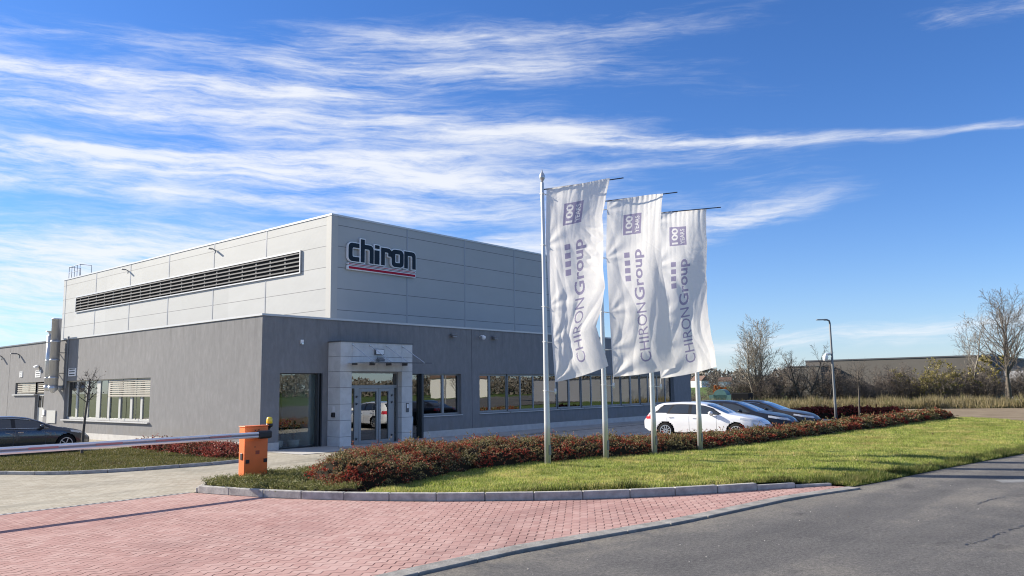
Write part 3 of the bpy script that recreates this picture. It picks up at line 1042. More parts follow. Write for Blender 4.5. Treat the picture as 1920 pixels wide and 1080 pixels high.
# ------------------------------------------------------------------ hedges
def hedge(name, label, path, seed, leafmat, n_twigs, leaf=0.034, core=True, cat='hedge', per=16, group=None, density=None):
    """path: list of (x, y, halfwidth, height)"""
    r = np.random.default_rng(seed)
    P = np.array(path, float)
    seg = np.hypot(np.diff(P[:, 0]), np.diff(P[:, 1]))
    s = np.concatenate([[0], np.cumsum(seg)])
    L = s[-1]
    root = thing(name, label, cat, (P[0, 0], P[0, 1], 0), 0, group)
    O = np.array([P[0, 0], P[0, 1], 0])

    def at(t):
        return np.stack([np.interp(t, s, P[:, k]) for k in range(4)], 1)

    def lump(x, y, k=0.0):
        return 1.0 + 0.22 * np.array([mnoise.noise((a * 0.9, b * 0.9, 2.0 + k)) for a, b in zip(x, y)]) + 0.16 * np.array([mnoise.noise((a * 2.6, b * 2.6, 5.0 + k)) for a, b in zip(x, y)])

    def cdir(t):
        e = 0.3
        a, b = at(np.clip(t - e, 0, L)), at(np.clip(t + e, 0, L))
        d = b[:, :2] - a[:, :2]
        d /= np.linalg.norm(d, axis=1)[:, None] + 1e-9
        return d

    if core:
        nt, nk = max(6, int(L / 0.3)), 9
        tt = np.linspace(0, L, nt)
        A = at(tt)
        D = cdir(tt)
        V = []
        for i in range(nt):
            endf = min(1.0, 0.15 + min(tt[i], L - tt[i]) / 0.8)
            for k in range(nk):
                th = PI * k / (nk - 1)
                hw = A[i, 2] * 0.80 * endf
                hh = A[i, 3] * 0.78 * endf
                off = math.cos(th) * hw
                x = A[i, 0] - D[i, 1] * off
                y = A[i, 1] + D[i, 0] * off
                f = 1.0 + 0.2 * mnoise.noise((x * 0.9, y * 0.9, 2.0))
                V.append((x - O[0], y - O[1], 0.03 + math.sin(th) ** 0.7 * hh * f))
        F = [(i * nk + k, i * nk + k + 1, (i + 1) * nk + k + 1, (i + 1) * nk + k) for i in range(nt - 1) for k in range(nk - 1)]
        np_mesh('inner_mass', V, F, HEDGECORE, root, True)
    # twigs
    if density is None:
        t = r.uniform(0, L, n_twigs)
    else:
        t = np.empty(0)
        while len(t) < n_twigs:
            c = r.uniform(0, L, n_twigs)
            a = at(c)
            t = np.concatenate([t, c[r.random(n_twigs) < density(a[:, 0], a[:, 1])]])
        t = t[:n_twigs]
    A = at(t)
    D = cdir(t)
    th = np.arccos(np.clip(r.uniform(-1.05, 1.05, n_twigs), -1, 1))
    endf = np.minimum(1.0, 0.2 + np.minimum(t, L - t) / 0.8)
    hw, hh = A[:, 2] * endf, A[:, 3] * endf
    off = np.cos(th) * hw
    bx = A[:, 0] - D[:, 1] * off * 0.86
    by = A[:, 1] + D[:, 0] * off * 0.86
    lm = lump(bx, by)
    bz = 0.05 + np.sin(th) ** 0.75 * hh * 0.80 * lm
    # growth direction: outward, upward and along
    ox, oy = -D[:, 1] * np.cos(th), D[:, 0] * np.cos(th)
    dx = ox * 0.9 + D[:, 0] * r.normal(0, 0.65, n_twigs) + r.normal(0, 0.35, n_twigs)
    dy = oy * 0.9 + D[:, 1] * r.normal(0, 0.65, n_twigs) + r.normal(0, 0.35, n_twigs)
    dz = np.sin(th) * 0.7 + r.uniform(-0.1, 0.55, n_twigs)
    dv = np.stack([dx, dy, dz], 1)
    dv /= np.linalg.norm(dv, axis=1)[:, None]
    tl = r.uniform(0.10, 0.26, n_twigs) * np.where(r.random(n_twigs) < 0.12, r.uniform(1.4, 2.5, n_twigs), 1.0)
    base = np.stack([bx, by, bz], 1) - dv * 0.05
    dist = np.hypot(bx - CAM.x, by - CAM.y)
    sc = np.clip(dist / 22.0, 1.0, 2.4)
    allV = []
    for k in range(per):
        f = (k + r.random(n_twigs)) / per
        p = base + dv * (tl * f)[:, None]
        p[:, 2] -= (f ** 2) * tl * 0.35
        p += r.normal(0, 0.012, (n_twigs, 3))
        ax = r.normal(0, 1, (n_twigs, 3)) + dv * 0.9
        ax /= np.linalg.norm(ax, axis=1)[:, None]
        q = np.cross(ax, r.normal(0, 1, (n_twigs, 3)))
        q /= np.linalg.norm(q, axis=1)[:, None]
        ls = leaf * r.uniform(0.6, 1.25, n_twigs) * sc
        a2 = ax * ls[:, None]
        q2 = q * (ls * 0.36)[:, None]
        v = np.stack([p - a2 * 0.5, p + q2, p + a2 * 0.5, p - q2], 1)
        allV.append(v)
    V = np.concatenate(allV, 0).reshape(-1, 3) - O
    V[:, 2] = np.maximum(V[:, 2], 0.02)
    F = np.arange(len(V)).reshape(-1, 4)
    np_mesh('foliage', V, F, leafmat, root)
    # bare twig lines
    nsel = n_twigs // 3
    b, d, l = base[:nsel], dv[:nsel], tl[:nsel]
    e = b + d * (l * 1.05)[:, None]
    e[:, 2] -= l * 0.35
    mid = b + d * (l * 0.55)[:, None]
    mid[:, 2] -= l * 0.10
    sd_ = np.cross(d, np.array([0.3, 0.2, 1.0]))
    sd_ /= np.linalg.norm(sd_, axis=1)[:, None]
    w = (0.0035 * sc[:nsel])[:, None]
    V = np.stack([b - sd_ * w, b + sd_ * w, mid + sd_ * w, mid - sd_ * w, mid - sd_ * w, mid + sd_ * w, e + sd_ * w * .5, e - sd_ * w * .5], 1).reshape(-1, 3) - O
    np_mesh('twigs', V, np.arange(len(V)).reshape(-1, 4), TWIG, root)
    return root


hd = lambda x, y: np.clip((21.0 / np.hypot(x - CAM.x, y - CAM.y)) ** 1.1, 0.12, 1)
hedge('cotoneaster_hedge', 'long low olive and red cotoneaster hedge behind the flagpoles', [
    (-6.15, -12.7, 0.75, 0.62), (-5.6, -12.5, 1.25, 0.82), (-4.6, -12.1, 1.65, 0.92), (-3.4, -11.4, 1.85, 0.92), (-1.5, -11.0, 1.95, 0.86), (0.3, -11.3, 1.95, 0.86), (2.4, -11.9, 1.75, 0.80), (4.6, -12.8, 1.45, 0.70), (8.4, -13.85, 1.0, 0.56), (14.8, -14.6, 0.85, 0.56), (22.6, -15.2, 0.9, 0.62), (30, -15.7, 0.95, 0.66), (35.3, -16.1, 0.9, 0.66)],
    11, HEDGEL, 15000, 0.034, density=hd)
hedge('red_shrub_bed', 'low bed of bright red shrubs along the sunlit left wall', [(-2.7, -2.9, 0.6, 0.30), (-2.3, -1.6, 0.85, 0.46), (-2.1, 0.5, 0.8, 0.46), (-2.0, 3.0, 0.75, 0.44), (-1.95, 5.5, 0.7, 0.40)], 12, REDHEDGEL, 3600, 0.036, cat='shrubs')
hedge('dark_red_hedge', 'dark red low hedge at the far end of the car park', [(33.0, -5.5, 0.55, 0.7), (34.6, -9.3, 0.6, 0.72), (35.6, -11.6, 0.6, 0.72), (37.6, -13.6, 0.6, 0.66)], 13, DARKREDL, 1600, 0.05)


def juniper():
    r = np.random.default_rng(21)
    poly = [(-7.45, -9.7), (-7.2, -9.15), (-6.6, -8.85), (-5.2, -8.6), (-3.6, -8.5), (-3.2, -9.6), (-4.6, -10.8), (-5.6, -12.2), (-6.15, -13.55), (-6.55, -12.85), (-6.95, -11.9), (-7.28, -10.75)]
    root = thing('juniper_mat', 'green creeping juniper covering the bed tip around the orange barrier', 'juniper', (-6, -10, 0))
    cx, cy = -6.0, -10.0

    def z(x, y):
        return 0.17 + 0.09 * mnoise.noise((x * 1.2, y * 1.2, 1.0)) + 0.05 * mnoise.noise((x * 3.3, y * 3.3, 2.0))
    n = 5200
    X = r.uniform(-7.6, -3.0, n * 4)
    Y = r.uniform(-13.6, -8.3, n * 4)
    ok = inpoly(X, Y, poly)
    X, Y = X[ok][:n], Y[ok][:n]
    n = len(X)
    Z = np.array([z(a, b) for a, b in zip(X, Y)])
    az = r.uniform(0, 2 * PI, n)
    el = r.uniform(0.05, 0.75, n)
    d = np.stack([np.cos(az) * np.cos(el), np.sin(az) * np.cos(el), np.sin(el)], 1)
    ln = r.uniform(0.10, 0.24, n)
    base = np.stack([X, Y, Z], 1)
    allV = []
    for k in range(11):
        f = (k + 0.5) / 11
        p = base + d * (ln * f)[:, None]
        s = r.normal(0, 1, (n, 3)) * 0.75 + d
        s /= np.linalg.norm(s, axis=1)[:, None]
        q = np.cross(s, r.normal(0, 1, (n, 3)))
        q /= np.linalg.norm(q, axis=1)[:, None]
        l = r.uniform(0.03, 0.06, n)[:, None]
        allV.append(np.stack([p - q * 0.006, p + q * 0.006, p + s * l], 1))
    V = np.concatenate(allV).reshape(-1, 3) - np.array([cx, cy, 0])
    np_mesh('foliage', V, np.arange(len(V)).reshape(-1, 3), JUNIL, root)
    o = gridded('inner_mass', [(p[0], p[1]) for p in poly], lambda x, y: z(x, y) - 0.02, HEDGECORE, 0.2)
    del o['kind']
    for v in o.data.vertices:
        v.co.x -= cx
        v.co.y -= cy
    o.parent = root


juniper()
#MARK1
# ------------------------------------------------------------------ the factory building
B = thing('factory_building', 'grey rendered office wing with a tall light metal clad hall behind it', 'building', (0, 0, 0))
HL = 5.27                 # office wing height
HX, HY, HH = 8.76, 7.42, 11.83    # hall corner and height
XE, YE = 35.0, 60.0       # ends of the wing
HXE, HYE = 30.8, 43.9
SILL, HEAD, PL = 1.04, 2.98, 0.30


def holes_wall(name, axis, a0, a1, z0, z1, holes, depth, mat, parent, inward=1):
    """wall sheet on plane axis ('y': plane y=0 facing -Y; 'x': plane x=0 facing -X) with reveals"""
    m = MB()

    def P(a, z, d):
        return (a, d, z) if axis == 'y' else (d, a, z)
    A = sorted({a0, a1} | {h[0] for h in holes} | {h[1] for h in holes})
    Z = sorted({z0, z1} | {h[2] for h in holes} | {h[3] for h in holes})
    for i in range(len(A) - 1):
        for k in range(len(Z) - 1):
            ca, cz = (A[i] + A[i + 1]) / 2, (Z[k] + Z[k + 1]) / 2
            if any(h[0] < ca < h[1] and h[2] < cz < h[3] for h in holes):
                continue
            m.quad(P(A[i], Z[k], 0), P(A[i + 1], Z[k], 0), P(A[i + 1], Z[k + 1], 0), P(A[i], Z[k + 1], 0))
    for h in holes:
        for (p, q) in (((h[0], h[2]), (h[1], h[2])), ((h[1], h[2]), (h[1], h[3])), ((h[1], h[3]), (h[0], h[3])), ((h[0], h[3]), (h[0], h[2]))):
            m.quad(P(p[0], p[1], 0), P(q[0], q[1], 0), P(q[0], q[1], depth), P(p[0], p[1], depth))
    # weld so that normals come out consistent
    bm = bmesh.new()
    me = bpy.data.meshes.new(name)
    me.from_pydata(m.v, [], m.f)
    bm.from_mesh(me)
    bmesh.ops.remove_doubles(bm, verts=bm.verts, dist=0.001)
    bm.to_mesh(me)
    bm.free()
    me.materials.append(mat)
    o = bpy.data.objects.new(name, me)
    COL.objects.link(o)
    o.parent = parent
    return o


front_holes = [(0.83, 2.86, 0.0, HEAD), (7.10, 8.52, 0.0, HEAD), (8.52, 11.10, SILL, HEAD), (12.43, 32.5, SILL, HEAD), (3.7, 6.5, 0.0, 3.0)]
left_holes = [(9.06, 18.85, SILL - 0.08, HEAD), (23.05, 26.3, 2.32, HEAD), (21.75, 23.05, 0.02, HEAD)]
wall_f = holes_wall('front_wall', 'y', 0, XE, 0, HL - 0.06, front_holes, 0.26, PLASTER, B)
wall_l = holes_wall('side_wall', 'x', 0, YE, 0, HL - 0.06, left_holes, 0.24, PLASTER, B)
MB().quad((XE, 0, 0), (XE, 14, 0), (XE, 14, HL - .06), (XE, 0, HL - .06)) if False else None
m = MB()
m.quad((XE, 0, 0), (XE, 20, 0), (XE, 20, HL - 0.06), (XE, 0, HL - 0.06))
m.build('end_wall', PLASTER, B)
m = MB()
m.quad((0, YE, 0), (0.001 + XE, YE, 0), (XE, YE, HL - 0.06), (0, YE, HL - 0.06))
m.build('end_wall', PLASTER, B)
MB().box(0.02, XE - 0.02, 0.02, YE - 0.02, HL - 0.30, HL - 0.10).build('roof', ROOF, B)
# coping on the parapet: bright sheet metal
m = MB()
m.box(-0.05, 0.30, -0.05, 19.9, HL - 0.06, HL + 0.02)
m.box(0.30, XE + 0.05, -0.05, 0.30, HL - 0.06, HL + 0.02)
m.build('coping', COPING, B)
m = MB()
m.box(-0.05, 0.30, 19.9, YE, HL - 0.06, HL + 0.01)
m.build('dark_coping', DARKCOP, B)
# plinth
m = MB()
for a, b in ((0.0, 0.83), (8.54, XE)):
    m.box(a, b, -0.03, 0.0, 0.0, PL)
m.box(-0.03, 0.0, -0.03, 21.7, 0.0, PL)
m.box(-0.03, 0.0, 23.1, YE, 0.0, PL)
m.build('plinth', PLINTH, B)
# expansion joints
MB().box(11.855, 11.885, -0.004, 0.0, PL, HL - 0.06).build('expansion_joint', SEAL, B)
MB().box(-0.004, 0.0, 27.46, 27.49, PL, HL - 0.06).build('expansion_joint', SEAL, B)
# rooms behind the glass
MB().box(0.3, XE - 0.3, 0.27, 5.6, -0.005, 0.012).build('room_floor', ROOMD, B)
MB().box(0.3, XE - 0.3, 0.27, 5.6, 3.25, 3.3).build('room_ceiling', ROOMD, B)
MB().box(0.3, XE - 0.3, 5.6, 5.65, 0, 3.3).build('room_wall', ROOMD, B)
m = MB()
m.box(2.66, 2.72, 0.27, 2.6, 0.0, 3.25)
m.box(2.72, 3.6, 2.5, 2.6, 0.0, 3.25)
m.build('partition', ROOMW, B)
m = MB()
for xx in (8.53, 11.5, 18.0, 25.0):
    m.box(xx, xx + 0.1, 0.45, 5.6, 0, 3.25)
m.box(0.25, 0.3, 6.0, 21.0, 0, 3.3)
m.build('room_wall', ROOMD, B) if False else None
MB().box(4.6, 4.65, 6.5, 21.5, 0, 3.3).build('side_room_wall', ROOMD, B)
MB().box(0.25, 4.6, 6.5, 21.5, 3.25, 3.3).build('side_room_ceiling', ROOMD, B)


def bars_y(m, x0, x1, z0, z1, y0, y1):
    m.box(x0, x1, y0, y1, z0, z1)


def window_front(x0, x1, z0, z1, mull, mat=FRAME, y=0.17, fw=0.07, sill=True, glass=GLASS):
    """one window: frame with mullions, glass sheet, sill"""
    o = MB()
    fy0, fy1 = y, y + 0.07
    o.box(x0, x1, fy0, fy1, z0, z0 + fw)
    o.box(x0, x1, fy0, fy1, z1 - fw, z1)
    o.box(x0, x0 + fw, fy0, fy1, z0 + fw, z1 - fw)
    o.box(x1 - fw, x1, fy0, fy1, z0 + fw, z1 - fw)
    for mx, w in mull:
        o.box(mx - w / 2, mx + w / 2, fy0 - (0.012 if w > 0.12 else 0), fy1, z0 + fw, z1 - fw)
        if w > 0.12:          # black shadow gap in a coupled post
            pass
    f = o.build('window', mat, B)
    g = MB()
    g.box(x0 + fw, x1 - fw, fy0 + 0.03, fy0 + 0.036, z0 + fw, z1 - fw)
    g.build('pane', glass, f)
    if sill:
        s = MB()
        s.box(x0 - 0.05, x1 + 0.04, -0.07, fy0, z0 - 0.065, z0 - 0.03)
        s.build('sill', COPING, f)
    return f


# lobby glass, left of the portal
window_front(0.83, 2.86, 0.03, HEAD, [], DFRAME, 0.20, 0.04, False, LOBBY)
MB().box(2.64, 2.70, -0.01, 0.20, 0.0, HEAD).build('dark_post', DFRAME, B)
MB().box(2.78, 2.84, -0.02, 0.20, 0.0, HEAD).build('dark_post', DFRAME, B)
# right of the portal: floor length glazing, then a window
window_front(7.10, 8.44, 0.03, HEAD, [(7.8, 0.05)], DFRAME, 0.14, 0.05, False)
m = MB()
m.box(8.44, 8.56, -0.012, 0.24, 0.0, HEAD)
m.build('dark_post', DFRAME, B)
window_front(8.56, 11.10, SILL, HEAD, [(9.98, 0.14)])
# window band: six coupled windows
groups = [(12.43, 14.75, [(13.35, 0.14)]), (14.75, 19.15, [(15.85, 0.10), (16.96, 0.10), (18.1, 0.10)]), (19.15, 21.5, [(20.28, 0.14)]), (21.5, 25.88, [(22.57, 0.10), (23.72, 0.10), (24.86, 0.10)]),
          (25.88, 28.2, [(27.03, 0.14)]), (28.2, 32.5, [(29.25, 0.10), (30.45, 0.10), (31.55, 0.10)])]
for a, b, mu in groups:
    window_front(a, b, SILL, HEAD, mu, FRAME, 0.17, 0.09)
for a, b, mu in groups[1:]:
    MB().box(a - 0.03, a + 0.03, 0.150, 0.168, SILL, HEAD).build('coupling_profile', DFRAME, B)

# --- stone portal
PY = -0.84
T = thing('dummy', None, None)
bpy.data.objects.remove(T)
m = MB()
PX0, PX1, OX0, OX1, OZ, PH = 3.12, 7.08, 3.70, 6.46, 3.03, 4.25


def stone_blocks(m, x0, x1, y0, y1, z0, z1, zs, xs=()):
    g = 0.007
    Zs = [z0] + [z for z in zs if z0 < z < z1] + [z1]
    Xs = [x0] + [x for x in xs if x0 < x < x1] + [x1]
    for i in range(len(Zs) - 1):
        for k in range(len(Xs) - 1):
            m.box(Xs[k] + (g if k else 0), Xs[k + 1] - (g if k < len(Xs) - 2 else 0), y0, y1, Zs[i] + (g if i else 0), Zs[i + 1] - (g if i < len(Zs) - 2 else 0))


ZS = [0.39, 1.05, 1.71, 2.38, 3.04, 3.66]
stone_blocks(m, PX0, OX0, PY, -0.02, 0.0, PH, ZS)
stone_blocks(m, OX1, PX1, PY, -0.02, 0.0, PH, ZS)
stone_blocks(m, OX0 + 0.014, OX1 - 0.014, PY, -0.02, OZ, PH, ZS, [5.09])
por = m.build('stone_portal', STONE, B)
m = MB()
m.box(PX0 + 0.02, OX0 - 0.02, PY + 0.02, -0.03, 0.01, PH - 0.01)
m.box(OX1 + 0.02, PX1 - 0.02, PY + 0.02, -0.03, 0.01, PH - 0.01)
m.box(OX0 - 0.02, OX1 + 0.02, PY + 0.02, -0.03, OZ + 0.03, PH - 0.01)
m.build('backing', SEAL, por)
MB().box(PX0 - 0.03, PX1 + 0.03, PY - 0.03, -0.003, PH, PH + 0.05).build('portal_coping', DARKCOP, por)
# entrance door: frame, two leaves, sidelights, transom
DY = -0.58
m = MB()
for a, b, z0, z1 in ((3.70, 3.76, 0, OZ), (6.40, 6.46, 0, OZ), (3.76, 6.40, OZ - 0.06, OZ), (3.76, 6.40, 2.34, 2.47), (4.06, 4.30, 0.0, 2.34), (6.02, 6.24, 0.0, 2.34)):
    m.box(a, b, DY, DY + 0.09, z0, z1)
door = m.build('entrance_door', FRAME, B)
MB().box(3.76, 6.40, DY + 0.04, DY + 0.046, 0.02, OZ - 0.06).build('pane', GLASS, door)
for a, b in ((4.30, 5.35), (5.37, 6.02)):
    m = MB()
    m.box(a, a + 0.11, DY - 0.012, DY + 0.035, 0.02, 2.33)
    m.box(b - 0.11, b, DY - 0.012, DY + 0.035, 0.02, 2.33)
    m.box(a + 0.11, b - 0.11, DY - 0.012, DY + 0.035, 0.02, 0.16)
    m.box(a + 0.11, b - 0.11, DY - 0.012, DY + 0.035, 2.20, 2.33)
    m.build('door_leaf', FRAME, door)
m = MB()
m.tube([(5.20, DY - 0.09, 0.85), (5.20, DY - 0.09, 1.65)], 0.018, 8)
for z in (0.95, 1.55):
    m.tube([(5.20, DY - 0.09, z), (5.20, DY - 0.01, z)], 0.012, 6)
m.build('door_handle', STEEL, door)
for xx, zz in ((4.16, 2.02), (4.16, 1.72), (4.16, 0.28), (6.10, 2.05), (6.10, 1.75), (6.10, 0.35)):
    MB().tube([(xx, DY - 0.001, zz - 0.06), (xx, DY - 0.045, zz)], 0.035, 8).build('door_hinge', DARKCOP, door)
# glass canopy on four rods
m = MB()
m.box(3.45, 6.80, -2.36, PY - 0.04, 3.365, 3.385)
can = m.build('entrance_canopy', CANOPYG, B)
for xx in (3.72, 4.65, 5.57, 6.49):
    m = MB()
    m.tube([(xx, PY - 0.01, 4.14), (xx, -2.24, 3.40)], 0.016, 8)
    m.tube([(xx, PY, 4.14), (xx, PY - 0.04, 4.14)], 0.04, 8)
    m.tube([(xx, -2.24, 3.35), (xx, -2.24, 3.41)], 0.035, 8)
    m.build('canopy_rod', STEEL, can)
for xx in (3.72, 4.65, 5.57, 6.49):
    MB().box(xx - 0.025, xx + 0.025, -1.15, PY - 0.002, 3.30, 3.365).build('canopy_bracket', DARKCOP, can)
MB().box(3.45, 6.80, -2.375, -2.36, 3.355, 3.395).build('canopy_edge', DARKCOP, can)

# --- side windows
def window_side(y0, y1, z0, z1, mull, x=0.16, fw=0.07, mat=PALEFR, rails=()):
    o = MB()
    o.box(x, x + 0.07, y0, y1, z0, z0 + fw * 1.6)
    o.box(x, x + 0.07, y0, y1, z1 - fw, z1)
    o.box(x, x + 0.07, y0, y0 + fw, z0 + fw * 1.6, z1 - fw)
    o.box(x, x + 0.07, y1 - fw, y1, z0 + fw * 1.6, z1 - fw)
    for my, w in mull:
        o.box(x - 0.01, x + 0.07, my - w / 2, my + w / 2, z0 + fw * 1.6, z1 - fw)
    f = o.build('window', mat, B)
    MB().box(x + 0.03, x + 0.036, y0 + fw, y1 - fw, z0 + fw, z1 - fw).build('pane', GLASS, f)
    return f


def blind(parent, y0, y1, z0, z1, x=0.09):
    m = MB()
    n = max(2, int((z1 - z0) / 0.10))
    for i in range(n):
        z = z1 - (i + 0.5) * (z1 - z0) / n
        m.obox((x, (y0 + y1) / 2, z), (0.5, 0, 0.86), (0, 1, 0), (-0.86, 0, 0.5), 0.038, (y1 - y0) / 2, 0.004)
    m.box(x - 0.025, x + 0.025, y0, y1, z0 - 0.03, z0)
    return m.build('blind', BLIND, parent)


wsl = window_side(9.06, 18.85, SILL - 0.08, HEAD, [(10.2, 0.2), (11.25, 0.22), (12.5, 0.2), (13.72, 0.22), (14.95, 0.42), (16.3, 0.28), (17.6, 0.2)])
b_ = blind(wsl, 9.10, 13.60, 2.13, 2.93)
MB().box(-0.11, 0.16, 9.0, 18.95, SILL - 0.15, SILL - 0.10).build('sill', COPING, wsl)
for yy in (13.72, 16.5, 12.05, 10.6):
    MB().box(0.085, 0.10, yy - 0.012, yy + 0.012, SILL, HEAD - 0.02).build('blind_guide', DFRAME, wsl)
ws2 = window_side(23.05, 26.3, 2.32, HEAD, [(24.6, 0.1)])
blind(ws2, 21.85, 26.1, 2.38, 2.94, 0.075)
MB().box(-0.10, 0.16, 23.0, 26.5, 2.24, 2.30).build('sill', COPING, ws2)
m = MB()
m.box(0.14, 0.20, 21.75, 23.05, 0.02, 2.32)
sdoor = m.build('side_door', PALEFR, B)
MB().box(0.13, 0.139, 21.95, 22.35, 1.55, 2.2).build('pane', DARK, sdoor)
MB().box(0.13, 0.139, 22.45, 22.9, 1.55, 2.2).build('pane', DARK, sdoor)
m = MB()
m.tube([(0.08, 22.0, 1.05), (0.08, 22.14, 1.05)], 0.015, 6)
m.build('handle', STEEL, sdoor)
# wall vents, meter cabinet
def vent(y, z, w, h):
    m = MB()
    m.box(-0.03, 0.0, y - w / 2, y + w / 2, z - h / 2, z + h / 2)
    v = m.build('wall_vent', WHITEP, B)
    m = MB()
    n = 3
    for i in range(n):
        zz = z - h / 2 + (i + 0.62) * h / n
        m.box(-0.034, -0.031, y - w * 0.38, y + w * 0.38, zz - h * 0.055, zz + h * 0.075)
    m.build('vent_slot', BLACK, v)


vent(17.96, 3.43, 0.95, 0.42)
vent(22.76, 3.45, 0.75, 0.40)
vent(25.44, 3.48, 0.45, 0.34)
MB().box(-0.05, 0.0, 19.85, 21.05, 0.72, 1.40).build('meter_cabinet', PALEFR, B)
MB().box(-0.06, 0.0, 21.42, 21.66, 1.14, 1.44).build('door_intercom', WHITEP, B)

# --- hall
m = MB()
z0 = HL - 0.3
m.quad((HX, HY, z0), (HXE, HY, z0), (HXE, HY, HH - 0.10), (HX, HY, HH - 0.10))
m.quad((HX, HYE, z0), (HX, HY, z0), (HX, HY, HH - 0.10), (HX, HYE, HH - 0.10))
m.quad((HXE, HY, z0), (HXE, HYE, z0), (HXE, HYE, HH - 0.10), (HXE, HY, HH - 0.10))
m.quad((HXE, HYE, z0), (HX, HYE, z0), (HX, HYE, HH - 0.10), (HXE, HYE, HH - 0.10))
hall = m.build('hall_cladding', CLAD, B, fix=False)
MB().box(HX + 0.02, HXE - 0.02, HY + 0.02, HYE - 0.02, HH - 0.3, HH - 0.12).build('hall_roof', ROOF, B)
m = MB()
m.box(HX - 0.04, HXE + 0.04, HY - 0.04, HY + 0.2, HH - 0.10, HH)
m.box(HX - 0.04, HX + 0.2, HY + 0.2, HYE + 0.04, HH - 0.10, HH)
m.build('hall_coping', COPING, hall)
for xx in (14.25, 19.2, 24.15, 29.1):
    MB().box(xx - 0.05, xx + 0.05, HY - 0.014, HY, HL - 0.2, HH - 0.10).build('panel_joint', JOINT, hall)
for yy in (13.7, 19.65, 25.6, 31.5, 37.45, 43.4):
    MB().box(HX - 0.014, HX, yy - 0.05, yy + 0.05, HL - 0.2, HH - 0.10).build('panel_joint', JOINT, hall)
m = MB()
m.box(HX - 0.016, HX + 0.42, HY - 0.016, HY, HL - 0.2, HH - 0.10)
m.box(HX - 0.016, HX, HY, HY + 0.42, HL - 0.2, HH - 0.10)
m.build('corner_trim', CLADT, hall)
# louvre band
LY0, LY1, LZ0, LZ1 = 10.2, 41.0, 8.88, 10.04
m = MB()
m.box(HX - 0.10, HX - 0.017, LY0 - 0.08, LY1 + 0.08, LZ1, LZ1 + 0.09)
m.box(HX - 0.10, HX - 0.017, LY0 - 0.08, LY1 + 0.08, LZ0 - 0.07, LZ0)
m.box(HX - 0.10, HX - 0.017, LY0 - 0.08, LY0, LZ0, LZ1)
m.box(HX - 0.10, HX - 0.017, LY1, LY1 + 0.08, LZ0, LZ1)
lou = m.build('louvre', COPING, B)
MB().box(HX - 0.03, HX - 0.017, LY0, LY1, LZ0, LZ1).build('louvre_void', DARK, lou)
m = MB()
for i in range(5):
    z = LZ0 + (i + 0.62) * (LZ1 - LZ0) / 5
    m.obox((HX - 0.085, (LY0 + LY1) / 2, z), (0.55, 0, 0.83), (0, 1, 0), (-0.83, 0, 0.55), 0.052, (LY1 - LY0) / 2 - 0.01, 0.006)
m.build('louvre_slats', SLATM, lou)
yy = LY0 + 1.45
while yy < LY1 - 0.5:
    MB().box(HX - 0.06, HX - 0.03, yy - 0.07, yy + 0.07, LZ0, LZ1).build('louvre_post', BLACK, lou)
    yy += 1.5

# ladder guard on the hall roof edge
lad = thing('roof_ladder_rail', 'small galvanised ladder rail standing on the far edge of the hall roof', 'railing', (HX + 0.2, 42.3, HH - 0.12))
m = MB()
for yy in (-1.0, -0.45, 0.1, 0.65, 1.2):
    m.tube([(0, yy, 0), (0, yy, 1.15)], 0.022, 6)
m.tube([(0, -1.0, 1.15), (0, 1.2, 1.15)], 0.025, 6)
m.tube([(0, -1.0, 0.65), (0, 1.2, 0.65)], 0.02, 6)
m.tube([(0, -1.0, 1.15), (0.9, -1.0, 1.15), (0.9, -1.0, 0.0)], 0.025, 6)
m.tube([(0, 1.2, 1.15), (0.9, 1.2, 1.15), (0.9, 1.2, 0.0)], 0.025, 6)
m.build('rail', simple('galvanised_blue', (0.06, 0.09, 0.14), 0.6, 0.2), lad)

# flues on the side wall
fl = thing('flue_pipes', 'pair of shiny steel flue pipes climbing the side wall beside the tall hall', 'flue', (0, 19.6, 0))
m = MB()
m.lathe([(0.235, 2.72), (0.235, 6.28), (0.25, 6.28), (0.25, 6.34), (0.22, 6.34)], (-0.50, -0.5, 0), 20)
m.build('tall_pipe', STEEL, fl, True)
m = MB()
m.lathe([(0.17, 2.75), (0.17, 5.45), (0.10, 5.46), (0.10, 5.62), (0.24, 5.68), (0.24, 5.70)], (-0.50, 0.28, 0), 18)
m.build('short_pipe', STEEL, fl, True)
for yy, rr in ((-0.5, 0.235), (0.28, 0.17)):
    for z in (3.15, 4.1, 5.1):
        MB().lathe([(rr + 0.002, z - 0.035), (rr + 0.02, z - 0.03), (rr + 0.02, z + 0.03), (rr + 0.002, z + 0.035)], (-0.50, yy, 0), 18).build('clamp_ring', STEEL, fl, True)
m = MB()
m.lathe([(0.06, 2.35), (0.245, 2.55), (0.245, 2.73)], (-0.50, -0.5, 0), 20)
m.tube([(-0.50, -0.5, 2.62), (0, -0.5, 2.62)], 0.13, 12)
m.build('bottom_tee', STEEL, fl, True)
m = MB()
m.lathe([(0.06, 2.45), (0.18, 2.6), (0.18, 2.76)], (-0.50, 0.28, 0), 18)
m.tube([(-0.50, 0.28, 2.66), (0, 0.28, 2.66)], 0.10, 12)
m.build('bottom_tee', STEEL, fl, True)
m = MB()
m.tube([(-0.03, -0.95, 2.6), (-0.03, -0.95, HL + 0.1)], 0.05, 8)
for z in (3.4, 4.5):
    m.box(-0.5, 0, -0.53, -0.47, z - 0.02, z + 0.02)
    m.box(-0.5, 0, 0.25, 0.31, z - 0.02, z + 0.02)
m.build('wall_bracket', LAMPG, fl)

